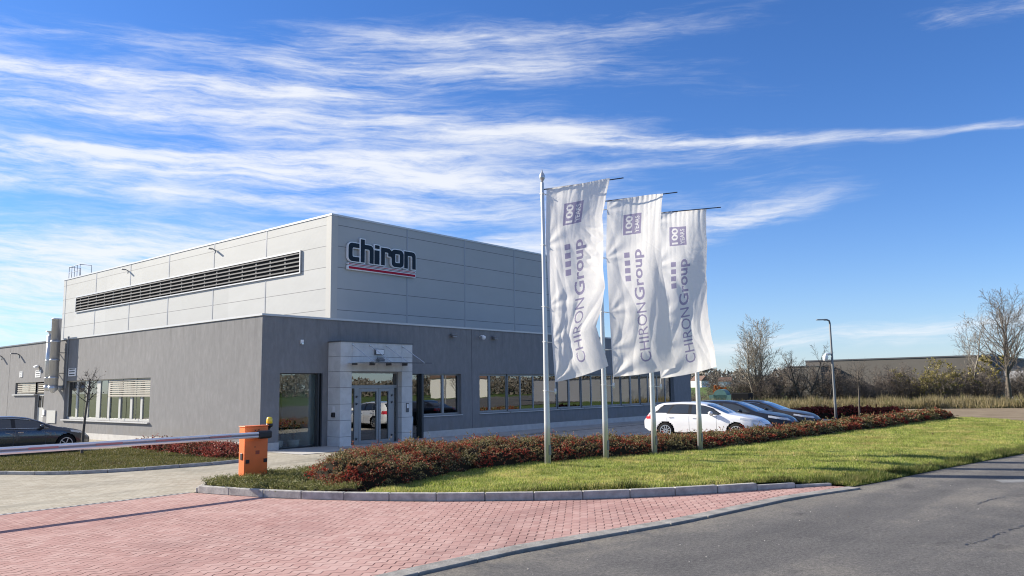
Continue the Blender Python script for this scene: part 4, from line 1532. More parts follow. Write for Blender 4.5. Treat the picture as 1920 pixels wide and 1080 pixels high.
# gooseneck lamps, floodlights, cameras
def arm_lamp(label, loc):
    t = thing('wall_lamp', label, 'wall lamp', loc, 0, 'arm lamps on the sunlit side of the building')
    m = MB()
    m.tube([(0, 0, -0.06), (-0.06, 0, -0.01), (-0.14, 0, 0.02), (-0.2, 0, 0.02)], 0.03, 8)
    m.build('arm', LAMPG, t, True)
    MB().obox((-0.30, 0, 0.02), (1, 0, 0.0), (0, 1, 0), (0, 0, 1), 0.16, 0.09, 0.035).build('lamp_head', LAMPG, t, bevel=0.012)
    MB().box(-0.03, 0, -0.08, 0.08, -0.22, -0.02).build('wall_plate', LAMPG, t)


arm_lamp('grey arm lamp on the hall above the louvre, nearest the front corner', (HX, 19.6, 11.35))
arm_lamp('grey arm lamp high on the hall cladding, closer to the roof ladder rail', (HX, 32.0, 11.35))
arm_lamp('grey arm lamp on the low side wall nearest the flue pipes', (0, 26.0, 4.70))
arm_lamp('grey arm lamp at the far left end of the low side wall', (0, 29.0, 4.70))


def flood(label, loc, rz=0.0, mat=LAMPG, group='floodlights on the front wall'):
    t = thing('floodlight', label, 'floodlight', loc, rz, group)
    MB().box(-0.05, 0.05, -0.08, 0.0, -0.05, 0.05).build('bracket', DARKCOP, t)
    MB().obox((0, -0.15, -0.01), (1, 0, 0), (0, 0.86, 0.5), (0, -0.5, 0.86), 0.16, 0.09, 0.06).build('lamp_head', mat, t, bevel=0.012)
    MB().obox((0, -0.20, -0.055), (1, 0, 0), (0, 0.86, 0.5), (0, -0.5, 0.86), 0.13, 0.06, 0.012).build('lens', HEADL, t)


flood('grey floodlight on the front wall between portal and expansion joint', (10.45, 0, 4.86))
flood('grey floodlight on the front wall beside the white camera', (13.5, 0, 4.86))
flood('small floodlight on the portal stone just above the glass canopy', (5.12, PY, 3.55), 0, LAMPG, None)
flood('pale floodlight on the side wall between vent and flue pipes', (0, 22.75, 3.87), R(-90), WHITEP, None)
t = thing('security_camera', 'white dome security camera beside a floodlight on the front wall', 'camera', (12.45, 0, 4.86))
m = MB()
m.tube([(0, 0, 0.0), (0, -0.16, 0.05), (0, -0.28, 0.04), (0, -0.30, 0.0)], 0.035, 8)
m.build('arm', WHITEP, t, True)
MB().lathe([(0.02, -0.17), (0.08, -0.14), (0.10, -0.07), (0.10, 0.0), (0.05, 0.04)], (0, -0.30, 0), 14).build('dome', WHITEP, t, True)
t = thing('motion_sensor', 'small white sensor box on the front wall above the lobby glass', 'sensor', (1.80, 0, 4.24))
MB().box(-0.065, 0.065, -0.07, 0, -0.085, 0.085).build('housing', WHITEP, t, bevel=0.01)
MB().box(-0.05, 0.05, -0.10, -0.07, -0.11, -0.03).build('lens', HEADL, t, bevel=0.01)
t = thing('lit_sign_box', 'blank white rectangular lamp box on the portal stone above the canopy', 'lamp', (5.13, PY, 3.88))
MB().box(-0.24, 0.24, -0.09, 0, -0.13, 0.13).build('case', DARKCOP, t, bevel=0.01)
MB().box(-0.21, 0.21, -0.10, -0.09, -0.10, 0.10).build('front_panel', WHITEP, t)
t = thing('door_reader', 'narrow door entry panel on the right stone pier of the portal', 'door panel', (6.78, PY, 1.47))
MB().box(-0.08, 0.08, -0.03, 0, -0.20, 0.20).build('plate', DARKCOP, t, bevel=0.008)
MB().box(-0.05, 0.05, -0.04, -0.03, -0.02, 0.16).build('screen', WHITEP, t)
t = thing('key_safe', 'black key box with a white plate on the left side of the portal', 'key box', (PX0, -0.42, 1.28))
MB().box(-0.012, 0, -0.06, 0.06, 0.10, 0.34).build('plate', WHITEP, t)
MB().box(-0.09, 0, -0.11, 0.06, -0.10, 0.09).build('box_body', BLACK, t, bevel=0.012)
t = thing('steel_post', 'slim steel post standing beside the right pier of the portal', 'post', (7.45, -0.45, 0.012))
MB().lathe([(0.03, 0), (0.03, 1.02), (0.02, 1.04)], (0, 0, 0), 12).build('shaft', STEEL, t, True)
MB().lathe([(0.10, 0), (0.10, 0.012), (0.03, 0.014)], (0, 0, 0), 14).build('foot_plate', STEEL, t, True)


# plants behind the lobby glass
def plant(label, loc, seed, h):
    r = random.Random(seed)
    t = thing('potted_plant', label, 'plant', loc, 0, 'potted plants behind the lobby glass')
    MB().lathe([(0.15, 0), (0.24, 0.12), (0.25, 0.30), (0.22, 0.32), (0.20, 0.28)], (0, 0, 0), 18).build('pot', POTG, t, True)
    m = MB()
    lv = MB()
    for i in range(9):
        a = r.uniform(0, 2 * PI)
        hh = h * r.uniform(0.5, 1)
        p1 = Vector((math.cos(a) * 0.1, math.sin(a) * 0.1, 0.3 + hh * 0.5))
        p2 = Vector((math.cos(a) * 0.38 * r.uniform(0.6, 1.2), math.sin(a) * 0.38, 0.3 + hh))
        m.tube([(0, 0, 0.28), p1, p2], 0.012, 5)
        for k in range(6):
            c = p1.lerp(p2, r.uniform(0.4, 1.1)) + Vector((r.gauss(0, .06), r.gauss(0, .06), r.gauss(0, .05)))
            ax = Vector((r.gauss(0, 1), r.gauss(0, 1), r.gauss(0, .6))).normalized() * 0.10
            q = ax.cross(Vector((r.gauss(0, 1), r.gauss(0, 1), 1))).normalized() * 0.055
            lv.quad(c - ax, c + q, c + ax, c - q)
    m.build('stems', TWIG, t)
    lv.build('foliage', LEAFG, t, fix=False)


plant('potted house plant at the left end of the lobby glass', (1.15, 0.60, 0.012), 3, 0.55)
plant('potted house plant with tall drooping stems in the middle of the lobby glass', (1.95, 0.65, 0.012), 8, 0.75)


# ------------------------------------------------------------------ sign on the hall
def curve_mesh(name, splines, mat, parent, extrude, offset, mtx, bevel=0.0):
    """filled 2D polygons (with holes) extruded; mtx maps (x, y, depth) to world"""
    cu = bpy.data.curves.new(name, 'CURVE')
    cu.dimensions = '2D'
    cu.fill_mode = 'BOTH'
    cu.extrude = extrude
    cu.offset = offset
    for pts in splines:
        sp = cu.splines.new('POLY')
        sp.points.add(len(pts) - 1)
        for p, q in zip(sp.points, pts):
            p.co = (q[0], q[1], 0, 1)
        sp.use_cyclic_u = True
    tmp = bpy.data.objects.new(name, cu)
    COL.objects.link(tmp)
    dg = bpy.context.evaluated_depsgraph_get()
    me = bpy.data.meshes.new_from_object(tmp.evaluated_get(dg))
    bpy.data.objects.remove(tmp)
    bpy.data.curves.remove(cu)
    me.transform(mtx)
    me.materials.clear()
    me.materials.append(mat)
    o = bpy.data.objects.new(name, me)
    COL.objects.link(o)
    o.parent = parent
    return o


def rr(x0, y0, x1, y1, r=(0, 0, 0, 0), n=5):
    """rounded rectangle, radii for bl, br, tr, tl"""
    out = []
    for (cx, cy, rad, a0) in ((x0, y0, r[0], 180), (x1, y0, r[1], 270), (x1, y1, r[2], 0), (x0, y1, r[3], 90)):
        if rad == 0:
            out.append((cx, cy))
            continue
        ox = cx + rad if cx == x0 else cx - rad
        oy = cy + rad if cy == y0 else cy - rad
        for i in range(n + 1):
            a = R(a0 + 90 * i / n)
            out.append((ox + rad * math.cos(a), oy + rad * math.sin(a)))
    return out


def arcpts(cx, cy, r, a0, a1, n=5):
    return [(cx + r * math.cos(R(a0 + (a1 - a0) * i / n)), cy + r * math.sin(R(a0 + (a1 - a0) * i / n))) for i in range(n + 1)]


sign = thing('company_sign', 'large navy word chiron with white rims over a red bar on the hall wall', 'sign', (9.75, HY, 9.33))
ST, H1 = 0.27, 1.02
BR, SR = 0.24, 0.05
glyphs = {
    'c': [arcpts(BR, BR, BR, 180, 270) + [(0.74, 0), (0.74, 0.25), (ST + SR, 0.25), (ST, 0.25 + SR), (ST, H1 - 0.25 - SR), (ST + SR, H1 - 0.25), (0.74, H1 - 0.25), (0.74, H1)] + arcpts(BR, H1 - BR, BR, 90, 180)],
    'h': [[(0, 0), (ST, 0), (ST, H1 - 0.25), (0.90 - ST - SR, H1 - 0.25), (0.90 - ST, H1 - 0.25 - SR), (0.90 - ST, 0), (0.90, 0)] + arcpts(0.90 - BR, H1 - BR, BR, 0, 90) + [(ST, H1), (ST, 1.30), (0, 1.30)]],
    'i': [[(0, 0), (0.36, 0), (0.36, 0.80), (0, 0.80)], [(0.04, 0.90), (0.36, 0.90), (0.36, 1.10), (0.04, 1.10)]],
    'r': [[(0, 0), (ST, 0), (ST, H1 - 0.25), (0.78 - 0.25, H1 - 0.25), (0.78 - 0.25, H1 - 0.46), (0.78, H1 - 0.46)] + arcpts(0.78 - BR, H1 - BR, BR, 0, 90) + [(0, H1)]],
    'o': [rr(0, 0, 0.90, H1, (BR, BR, BR, BR)), rr(ST, 0.25, 0.90 - ST, H1 - 0.25, (SR, SR, SR, SR))],
    'n': [[(0, 0), (ST, 0), (ST, H1 - 0.25), (0.90 - ST - SR, H1 - 0.25), (0.90 - ST, H1 - 0.25 - SR), (0.90 - ST, 0), (0.90, 0)] + arcpts(0.90 - BR, H1 - BR, BR, 0, 90) + [(0, H1)]],
}
SX = {'c': 0.03, 'h': 0.88, 'i': 1.86, 'r': 2.35, 'o': 3.14, 'n': 4.12}


def smtx(xo, depth):
    # curve x -> +X, curve y -> +Z, curve z -> -Y
    return Matrix(((1, 0, 0, xo), (0, 0, -1, -depth), (0, 1, 0, 0), (0, 0, 0, 1)))


for ch, xo in SX.items():
    b_ = curve_mesh('letter', glyphs[ch], SIGNWHITE, sign, 0.07, 0.052, smtx(xo, 0.11))
    curve_mesh('letter_face', glyphs[ch], SIGNNAVY, b_, 0.012, 0.0, smtx(xo, 0.19))
bar = curve_mesh('upper_bar', [[(0.0, -0.215), (5.02, -0.215), (5.02, -0.115), (0.0, -0.115)]], SIGNWHITE, sign, 0.07, 0, smtx(0, 0.11))
curve_mesh('stripe', [[(0.05, -0.182), (4.97, -0.182), (4.97, -0.148), (0.05, -0.148)]], SIGNRED, bar, 0.012, 0, smtx(0, 0.19))
bar = curve_mesh('lower_bar', [[(-0.03, -0.48), (5.02, -0.48), (5.02, -0.26), (-0.03, -0.26)]], SIGNWHITE, sign, 0.07, 0, smtx(0, 0.11))
curve_mesh('stripe', [[(0.06, -0.435), (4.97, -0.435), (4.97, -0.305), (0.06, -0.305)]], SIGNRED, bar, 0.012, 0, smtx(0, 0.19))
#MARK2
# ------------------------------------------------------------------ flagpoles and flags
FD = Vector((0.644, -0.765, 0.0))          # direction the flags stream in
FN = Vector((-0.765, -0.644, 0.0))         # their printed side
POLES = [(0.425, -13.53), (2.718, -13.925), (4.955, -14.25), (7.161, -14.70)]
POLE_LABELS = ['nearest aluminium flagpole with a pointed ball on top, left of all flags',
               'aluminium flagpole carrying the middle flag, seen below the first flag',
               'aluminium flagpole carrying the third flag, hidden behind the middle flag higher up',
               'aluminium flagpole farthest along the hedge, in front of the white car, without a visible flag']
for (px, py), lab in zip(POLES, POLE_LABELS):
    t = thing('flagpole', lab, 'flagpole', (px, py, 0.08), 0, 'row of flagpoles along the hedge')
    hp = 8.02 if px < 1 else (7.86 if px < 7 else 7.55)
    MB().lathe([(0.088, -0.1), (0.083, 1.2), (0.066, 3.6), (0.048, hp), (0.042, hp + 0.02)], (0, 0, 0), 16).build('shaft', ALU, t, True)
    MB().lathe([(0.03, hp), (0.035, hp + 0.06), (0.072, hp + 0.12), (0.090, hp + 0.18), (0.072, hp + 0.25), (0.025, hp + 0.33), (0.004, hp + 0.42)], (0, 0, 0), 14).build('finial', STEEL, t, True)
    MB().box(-0.05, 0.05, -0.092, -0.08, 0.35, 0.62).build('cleat_cover', LAMPG, t, bevel=0.005)

FLAGS = [
    dict(z=(7.93, 8.17, 2.42, 2.84), left=[(0, .12), (.28, .07), (.6, .13), (1, .25)], right=[(0, 1.90), (.2, 1.70), (.42, 1.69), (.58, 1.74), (.72, 1.56), (.79, 1.44), (.9, 1.60), (1, 1.72)], bar=2.34, seed=1,
         ties=[.03, .30, .62, .80], crumple=.030, fold=.026, label='nearest white flag with a purple square and lettering, folded in at its right edge'),
    dict(z=(7.90, 8.10, 2.56, 2.80), left=[(0, .26), (.3, .18), (.6, .22), (1, .28)], right=[(0, 1.95), (.3, 1.86), (.5, 1.93), (.75, 2.00), (1, 2.10)], bar=2.42, seed=2,
         ties=[.05, .33, .64, .85], crumple=.004, fold=.034, label='middle white flag of the three, partly behind the nearest flag'),
    dict(z=(7.83, 7.97, 2.50, 2.85), left=[(0, .24), (.3, .22), (.6, .22), (1, .28)], right=[(0, 2.00), (.3, 1.93), (.6, 1.80), (.8, 1.92), (1, 2.10)], bar=2.45, seed=3,
         ties=[.05, .33, .64, .85], crumple=.010, fold=.022, label='farthest white flag, rightmost of the three and against the blue sky'),
]


def flag_surface(F, base):
    sd_ = F['seed'] * 13.7
    zl0, zr0, zl1, zr1 = F['z']
    lx, ly = zip(*F['left'])
    rx, ry = zip(*F['right'])

    def ridge(n, k):
        return 1.0 - min(1.0, abs(n) * k)

    def disp(U, V):
        d = 0.14 * math.sin(2.0 * PI * V + sd_) * (0.25 + 0.75 * U)
        d += 0.075 * math.sin(2 * PI * (0.9 * U + 0.7 * V) + sd_ * 2) * (0.3 + U * 0.7)
        # gathers under the bar
        d += 0.005 * math.sin(2 * PI * 10 * U + 2.2 * math.sin(5 * U + sd_)) * math.exp(-V / 0.06)
        d += 0.009 * ridge(mnoise.noise((U * 9.0, V * 4.0, sd_ + 1)), 3.0) * math.exp(-V / 0.22)
        # creases fanning out from the ties at the pole
        for k, tv in enumerate(F['ties'] + [1.0]):
            dv, du = (V - tv) * 3.0, U + 0.02
            rr_ = math.hypot(du, dv)
            an = math.atan2(dv, du)
            d += (0.016 if k < len(F['ties']) else 0.042) * math.exp(-rr_ / 0.5) * min(1.0, rr_ * 5) * math.sin(an * 8.5 + k * 1.7 + sd_ + 0.8 * mnoise.noise((U * 2, V * 5, sd_)))
        # long folds running down and outwards, some of them sharp
        w1 = 1.0 * mnoise.noise((U * 1.3, V * 2.6, sd_ + 6))
        q = U * 1.15 - V * 0.85 + w1 * 0.55
        d += F['fold'] * ridge(math.sin(PI * 1.5 * q + sd_), 1.3) * min(1.0, 0.2 + V * 1.3)
        q2 = U * 1.9 + V * 0.75 + w1 * 0.8
        d += 0.017 * ridge(math.sin(PI * 1.8 * q2 + sd_ * 1.7), 1.2) * max(0.0, min(1.0, (V - 0.25) * 2.2))
        # crumpled patch near the free edge
        cp = math.exp(-((U - 0.85) / 0.28) ** 2 - ((V - 0.36) / 0.14) ** 2)
        d += F['crumple'] * cp * ridge(mnoise.noise((U * 3.0 + V * 3.0, V * 26.0 - U * 6.0, sd_ + 2)), 2.4)
        d += 0.003 * ridge(mnoise.noise((U * 5.0 + V * 5.0, V * 7.0, sd_ + 3)), 2.2)
        return d

    def P(U, V, off=0.0):
        l = float(np.interp(V, lx, ly))
        r_ = float(np.interp(V, rx, ry))
        r_ += 0.014 * math.sin(V * 19 + sd_) + 0.006 * math.sin(V * 47 + sd_)
        w = l + (r_ - l) * U
        z0 = zl0 + (zr0 - zl0) * U
        z1 = zl1 + (zr1 - zl1) * U + 0.05 * math.sin(PI * U) * -1
        z = z0 + (z1 - z0) * V
        e = min(1.0, U * 6) * 1.0
        return FD * w + Vector((0, 0, z - base)) + FN * (disp(U, V) * e + off)
    return P


def text_bm(body, U_base, U_cap, V_start, V_end, weight=0.0, caps=None):
    """text running up the flag: baseline at U_base, cap height reaching U_cap, from V_start up to V_end"""
    cu = bpy.data.curves.new('txt', 'FONT')
    cu.body = body
    cu.size = 1.0
    cu.offset = weight
    cu.resolution_u = 5
    o = bpy.data.objects.new('txt', cu)
    COL.objects.link(o)
    dg = bpy.context.evaluated_depsgraph_get()
    me = bpy.data.meshes.new_from_object(o.evaluated_get(dg))
    bpy.data.objects.remove(o)
    bpy.data.curves.remove(cu)
    bm = bmesh.new()
    bm.from_mesh(me)
    bpy.data.meshes.remove(me)
    x0, x1 = min(v.co.x for v in bm.verts), max(v.co.x for v in bm.verts)
    y1 = caps if caps else max(v.co.y for v in bm.verts)
    for v in bm.verts:
        V = V_start + (V_end - V_start) * (v.co.x - x0) / (x1 - x0)
        U = U_base + (U_cap - U_base) * v.co.y / y1
        v.co = (U, V, 0)
    return bm


def rect_bm(rects):
    bm = bmesh.new()
    for (u0, u1, v0, v1) in rects:
        bm.faces.new([bm.verts.new((u0, v0, 0)), bm.verts.new((u1, v0, 0)), bm.verts.new((u1, v1, 0)), bm.verts.new((u0, v1, 0))])
    return bm


def printed(ink, bm, val):
    """mark the cells of the cloth grid that a flat (U, V) shape covers"""
    nv_, nu_ = ink.shape
    bmesh.ops.triangulate(bm, faces=bm.faces)
    for f in bm.faces:
        (x0, y0), (x1, y1), (x2, y2) = [(v.co.x, v.co.y) for v in f.verts]
        den = (y1 - y2) * (x0 - x2) + (x2 - x1) * (y0 - y2)
        if abs(den) < 1e-12:
            continue
        i0, i1 = max(0, int(min(x0, x1, x2) * nu_) - 1), min(nu_, int(max(x0, x1, x2) * nu_) + 2)
        j0, j1 = max(0, int(min(y0, y1, y2) * nv_) - 1), min(nv_, int(max(y0, y1, y2) * nv_) + 2)
        gx, gy = np.meshgrid((np.arange(i0, i1) + 0.5) / nu_, (np.arange(j0, j1) + 0.5) / nv_)
        a = ((y1 - y2) * (gx - x2) + (x2 - x1) * (gy - y2)) / den
        b = ((y2 - y0) * (gx - x2) + (x0 - x2) * (gy - y2)) / den
        hit = (a >= -1e-6) & (b >= -1e-6) & (a + b <= 1 + 1e-6)
        ink[j0:j1, i0:i1][hit] = val
    bm.free()


for F, (px, py) in zip(FLAGS, POLES):
    t = thing('flag', F['label'], 'flag', (px, py, 2.4), 0, 'white flags on the flagpoles')
    P = flag_surface(F, 2.4)
    nu, nv = 140, 440
    V = np.array([P(i / nu, j / nv) for j in range(nv + 1) for i in range(nu + 1)])
    ii, jj = np.meshgrid(np.arange(nu), np.arange(nv))
    cell = (jj * (nu + 1) + ii).ravel()
    quads = np.stack([cell, cell + 1, cell + nu + 2, cell + nu + 1], 1)
    ink = np.zeros((nv, nu), int)
    printed(ink, rect_bm([(0.30, 0.625, 0.095, 0.212)]), 1)
    printed(ink, text_bm('100', 0.458, 0.345, 0.203, 0.104, 0.03), 2)
    printed(ink, text_bm('YEARS', 0.590, 0.510, 0.205, 0.110, 0.012), 3)
    for v in (0.312, 0.356, 0.400, 0.444):
        printed(ink, rect_bm([(0.325, 0.42, v, v + 0.030)]), 4)
    printed(ink, text_bm('Group', 0.635, 0.465, 0.588, 0.300, 0.022, caps=0.70), 5)
    printed(ink, text_bm('CHIRON', 0.635, 0.465, 0.935, 0.605, 0.0, caps=0.70), 6)
    ink = ink.ravel()
    for k, (nm, mt) in enumerate((('cloth', CLOTH), ('square_print', PRINT), ('square_lettering', PRINTW), ('square_lettering', PRINTW), ('emblem', PRINT), ('lettering', PRINT), ('lettering', PRINT))):
        q = quads[ink == k]
        used, inv = np.unique(q.ravel(), return_inverse=True)
        np_mesh(nm, V[used], inv.reshape(-1, 4), mt, t, True)
    zl0, zr0 = F['z'][0], F['z'][1]
    sl = (zr0 - zl0) / 1.8
    m = MB()
    m.tube([FD * 0.0 + Vector((0, 0, zl0 - 2.4 - 0.02)), FD * F['bar'] + Vector((0, 0, zl0 - 2.4 - 0.02 + sl * F['bar']))], 0.017, 8)
    m.build('crossbar', ROD, t, True)
    for tv in F['ties']:
        p = P(0.0, tv)
        m = MB()
        m.tube([FN * 0.09 + Vector((0, 0, p.z + 0.02)), p], 0.009, 6)
        m.tube([FN * -0.09 + Vector((0, 0, p.z + 0.0)), p], 0.009, 6)
        m.tube([FN * 0.09 + Vector((0, 0, p.z + 0.02)), FD * -0.085 + Vector((0, 0, p.z + 0.02)), FN * -0.09 + Vector((0, 0, p.z))], 0.009, 6)
        m.build('tie', ROPE, t)
    p = P(0.0, 1.0)
    m = MB()
    m.tube([p, p + Vector((0, 0, -0.22))], 0.006, 5)
    m.tube([p + Vector((0, 0, -0.18)), p + Vector((0, 0, -0.34))], 0.032, 10)
    m.tube([p + Vector((0, 0, -0.26)), FN * 0.1 + Vector((0, 0, p.z - 0.24)), FD * -0.09 + Vector((0, 0, p.z - 0.24)), FN * -0.1 + Vector((0, 0, p.z - 0.24)), p + Vector((0, 0, -0.26))], 0.009, 6)
    m.build('weight', ROPE, t, True)

# ------------------------------------------------------------------ barrier
bx0, bx1, by0, by1 = -6.20, -5.55, -9.20, -8.94
t = thing('parking_barrier', 'orange barrier cabinet with yellow beacon and long white arm across the driveway', 'barrier', (-5.9, -9.07, 0.05))
o = Vector((-5.9, -9.07, 0.05))
m = MB()
m.box(bx0 - o.x, bx1 - o.x, by0 - o.y, by1 - o.y, 0, 1.36)
m.build('cabinet', ORANGE, t, bevel=0.012)
MB().box(bx0 + 0.025 - o.x, bx1 - 0.025 - o.x, by0 - 0.006 - o.y, by0 - o.y, 0.05, 1.02).build('door_panel', ORANGE, t, bevel=0.004)
MB().box(bx0 - 0.015 - o.x, bx1 + 0.015 - o.x, by0 - 0.015 - o.y, by1 + 0.015 - o.y, 1.36, 1.385).build('lid', ORANGE, t, bevel=0.006)
for a, b in ((0.03, 0.13), (0.53, 0.63)):
    MB().box(bx0 + a - o.x, bx0 + b - o.x, by0 - 0.022 - o.y, by0 - o.y, 0.47, 0.56).build('latch', BLACK, t, bevel=0.006)
m = MB()
m.box(bx0 - 0.02 - o.x, bx0 - o.x, -0.05, 0.04, 0.56, 0.72)
m.build('lock', BLACK, t, bevel=0.008)
MB().box(bx0 + 0.30 - o.x, bx0 + 0.41 - o.x, by0 - 0.009 - o.y, by0 - 0.006 - o.y, 0.68, 0.77).build('label_plate', simple('label_rust', (0.36, 0.07, 0.03), 0.5), t)
for a, z in ((0.28, 1.27), (0.38, 1.28), (0.28, 0.86)):
    MB().lathe([(0.014, 0), (0.014, 0.006)], (bx0 + a - o.x, by0 - 0.011 - o.y, z), 8, 'Y').build('screw', BLACK, t)
AZ = 1.165
AYc = -9.40
m = MB()
prof = [(-0.05, -0.098), (0.05, -0.098), (0.06, -0.06), (0.06, 0.06), (0.05, 0.098), (-0.05, 0.098), (-0.06, 0.06), (-0.06, -0.06)]
xa, xb = bx0 + 0.24 - o.x, bx0 + 0.60 - o.x
m.obox(((xa + xb) / 2, AYc - o.y, AZ), (1, 0, 0), (0, 1, 0), (0, 0, 1), (xb - xa) / 2, 0.085, 0.10)
hub = m.build('arm_clamp', BLACK, t, bevel=0.05)
MB().box(bx0 + 0.34 - o.x, bx0 + 0.52 - o.x, AYc + 0.08 - o.y, by0 - o.y + 0.01, AZ - 0.09, AZ + 0.09).build('hub', BLACK, t)


def barprof(m, x0, x1, prof):
    n = len(m.v)
    for x in (x0, x1):
        for (yy, zz) in prof:
            m.v.append((x, AYc - o.y + yy, AZ + zz))
    k = len(prof)
    for i in range(k):
        m.f.append((n + i, n + (i + 1) % k, n + k + (i + 1) % k, n + k + i))
    m.f.append(tuple(range(n, n + k)))
    m.f.append(tuple(range(n + 2 * k - 1, n + k - 1, -1)))


def pr(z0, z1, hy):
    r = min(0.03, (z1 - z0) / 2.2)
    return [(-hy + r, z0), (hy - r, z0), (hy, z0 + r), (hy, z1 - r), (hy - r, z1), (-hy + r, z1), (-hy, z1 - r), (-hy, z0 + r)]


xl = -9.6
m = MB()
barprof(m, xl, xa + 0.02, pr(0.006, 0.072, 0.040))
barprof(m, xl, xa + 0.02, pr(-0.072, -0.006, 0.040))
arm = m.build('barrier_arm', ARMW, t)
m = MB()
m.box(xl, xa, AYc - o.y - 0.036, AYc - o.y + 0.036, AZ - 0.012, AZ + 0.012)
m.build('groove', ARMG, arm)
xx = xa - 0.75
while xx > xl + 0.8:
    MB().box(xx - 0.55, xx, AYc - o.y - 0.045, AYc - o.y - 0.039, AZ - 0.004, AZ + 0.030).build('reflector_strip', ARMR, arm)
    xx -= 1.28
m = MB()
m.tube([(bx1 - o.x, 0, 1.22), (bx1 - o.x + 0.07, 0, 1.25), (bx1 - o.x + 0.12, 0, 1.34)], 0.045, 10)
m.lathe([(0.075, 1.33), (0.085, 1.36), (0.085, 1.41), (0.06, 1.42)], (bx1 - o.x + 0.115, 0, 0), 14)
m.build('beacon_bracket', BLACK, t, True)
MB().lathe([(0.072, 1.41), (0.080, 1.44), (0.074, 1.53), (0.06, 1.57), (0.02, 1.58)], (bx1 - o.x + 0.115, 0, 0), 16).build('beacon', YELLOW, t, True)


# ------------------------------------------------------------------ cars
def smooth_tab(tab, u, k):
    x, y = zip(*tab)
    uu = np.linspace(u[0], u[-1], 600)
    v = np.interp(uu, x, y)
    n = max(1, int(k / (uu[1] - uu[0])))
    for _ in range(3):
        pad = np.concatenate([np.full(n, v[0]), v, np.full(n, v[-1])])
        v = np.convolve(pad, np.ones(2 * n + 1) / (2 * n + 1), 'same')[n:-n]
    return np.interp(u, uu, v)


CARGLASS = simple('car_glass', (0.020, 0.026, 0.030), 0.03, 0.0, coat=1.0, spec=0.9)
CARTRIM = simple('car_black_trim', (0.012, 0.012, 0.013), 0.35)
CARSEAM = simple('car_door_gap', (0.06, 0.06, 0.065), 0.6)


def wheel(parent, ux, yy, r, side, nsp=10):
    w = thing('wheel', None, None, (ux, yy, r))
    w.parent = parent
    h = 0.10 * side
    MB().lathe([(r * 0.66, -0.10), (r * 0.93, -0.105), (r, -0.075), (r, 0.075), (r * 0.93, 0.105), (r * 0.66, 0.10)], (0, 0, 0), 30, 'Y').build('tyre', TYRE, w, True)
    m = MB()
    m.lathe([(r * 0.70, 0.085 * side), (r * 0.70, 0.108 * side), (r * 0.62, 0.108 * side), (r * 0.60, 0.06 * side)], (0, 0, 0), 30, 'Y')
    m.lathe([(0.0001, 0.092 * side), (0.055, 0.092 * side), (0.065, 0.07 * side)], (0, 0, 0), 14, 'Y')
    for k in range(nsp):
        a = 2 * PI * k / nsp
        d = Vector((math.cos(a), 0, math.sin(a)))
        q = Vector((-math.sin(a), 0, math.cos(a)))
        c = d * r * 0.36 + Vector((0, 0.088 * side, 0))
        m.obox(c, d, q, (0, 1, 0), r * 0.29, 0.016, 0.014)
    m.build('rim', RIM, w)
    MB().lathe([(r * 0.64, 0.03 * side), (r * 0.64, 0.05 * side)], (0, 0, 0), 20, 'Y').build('brake_disc', DARK, w)
    return w


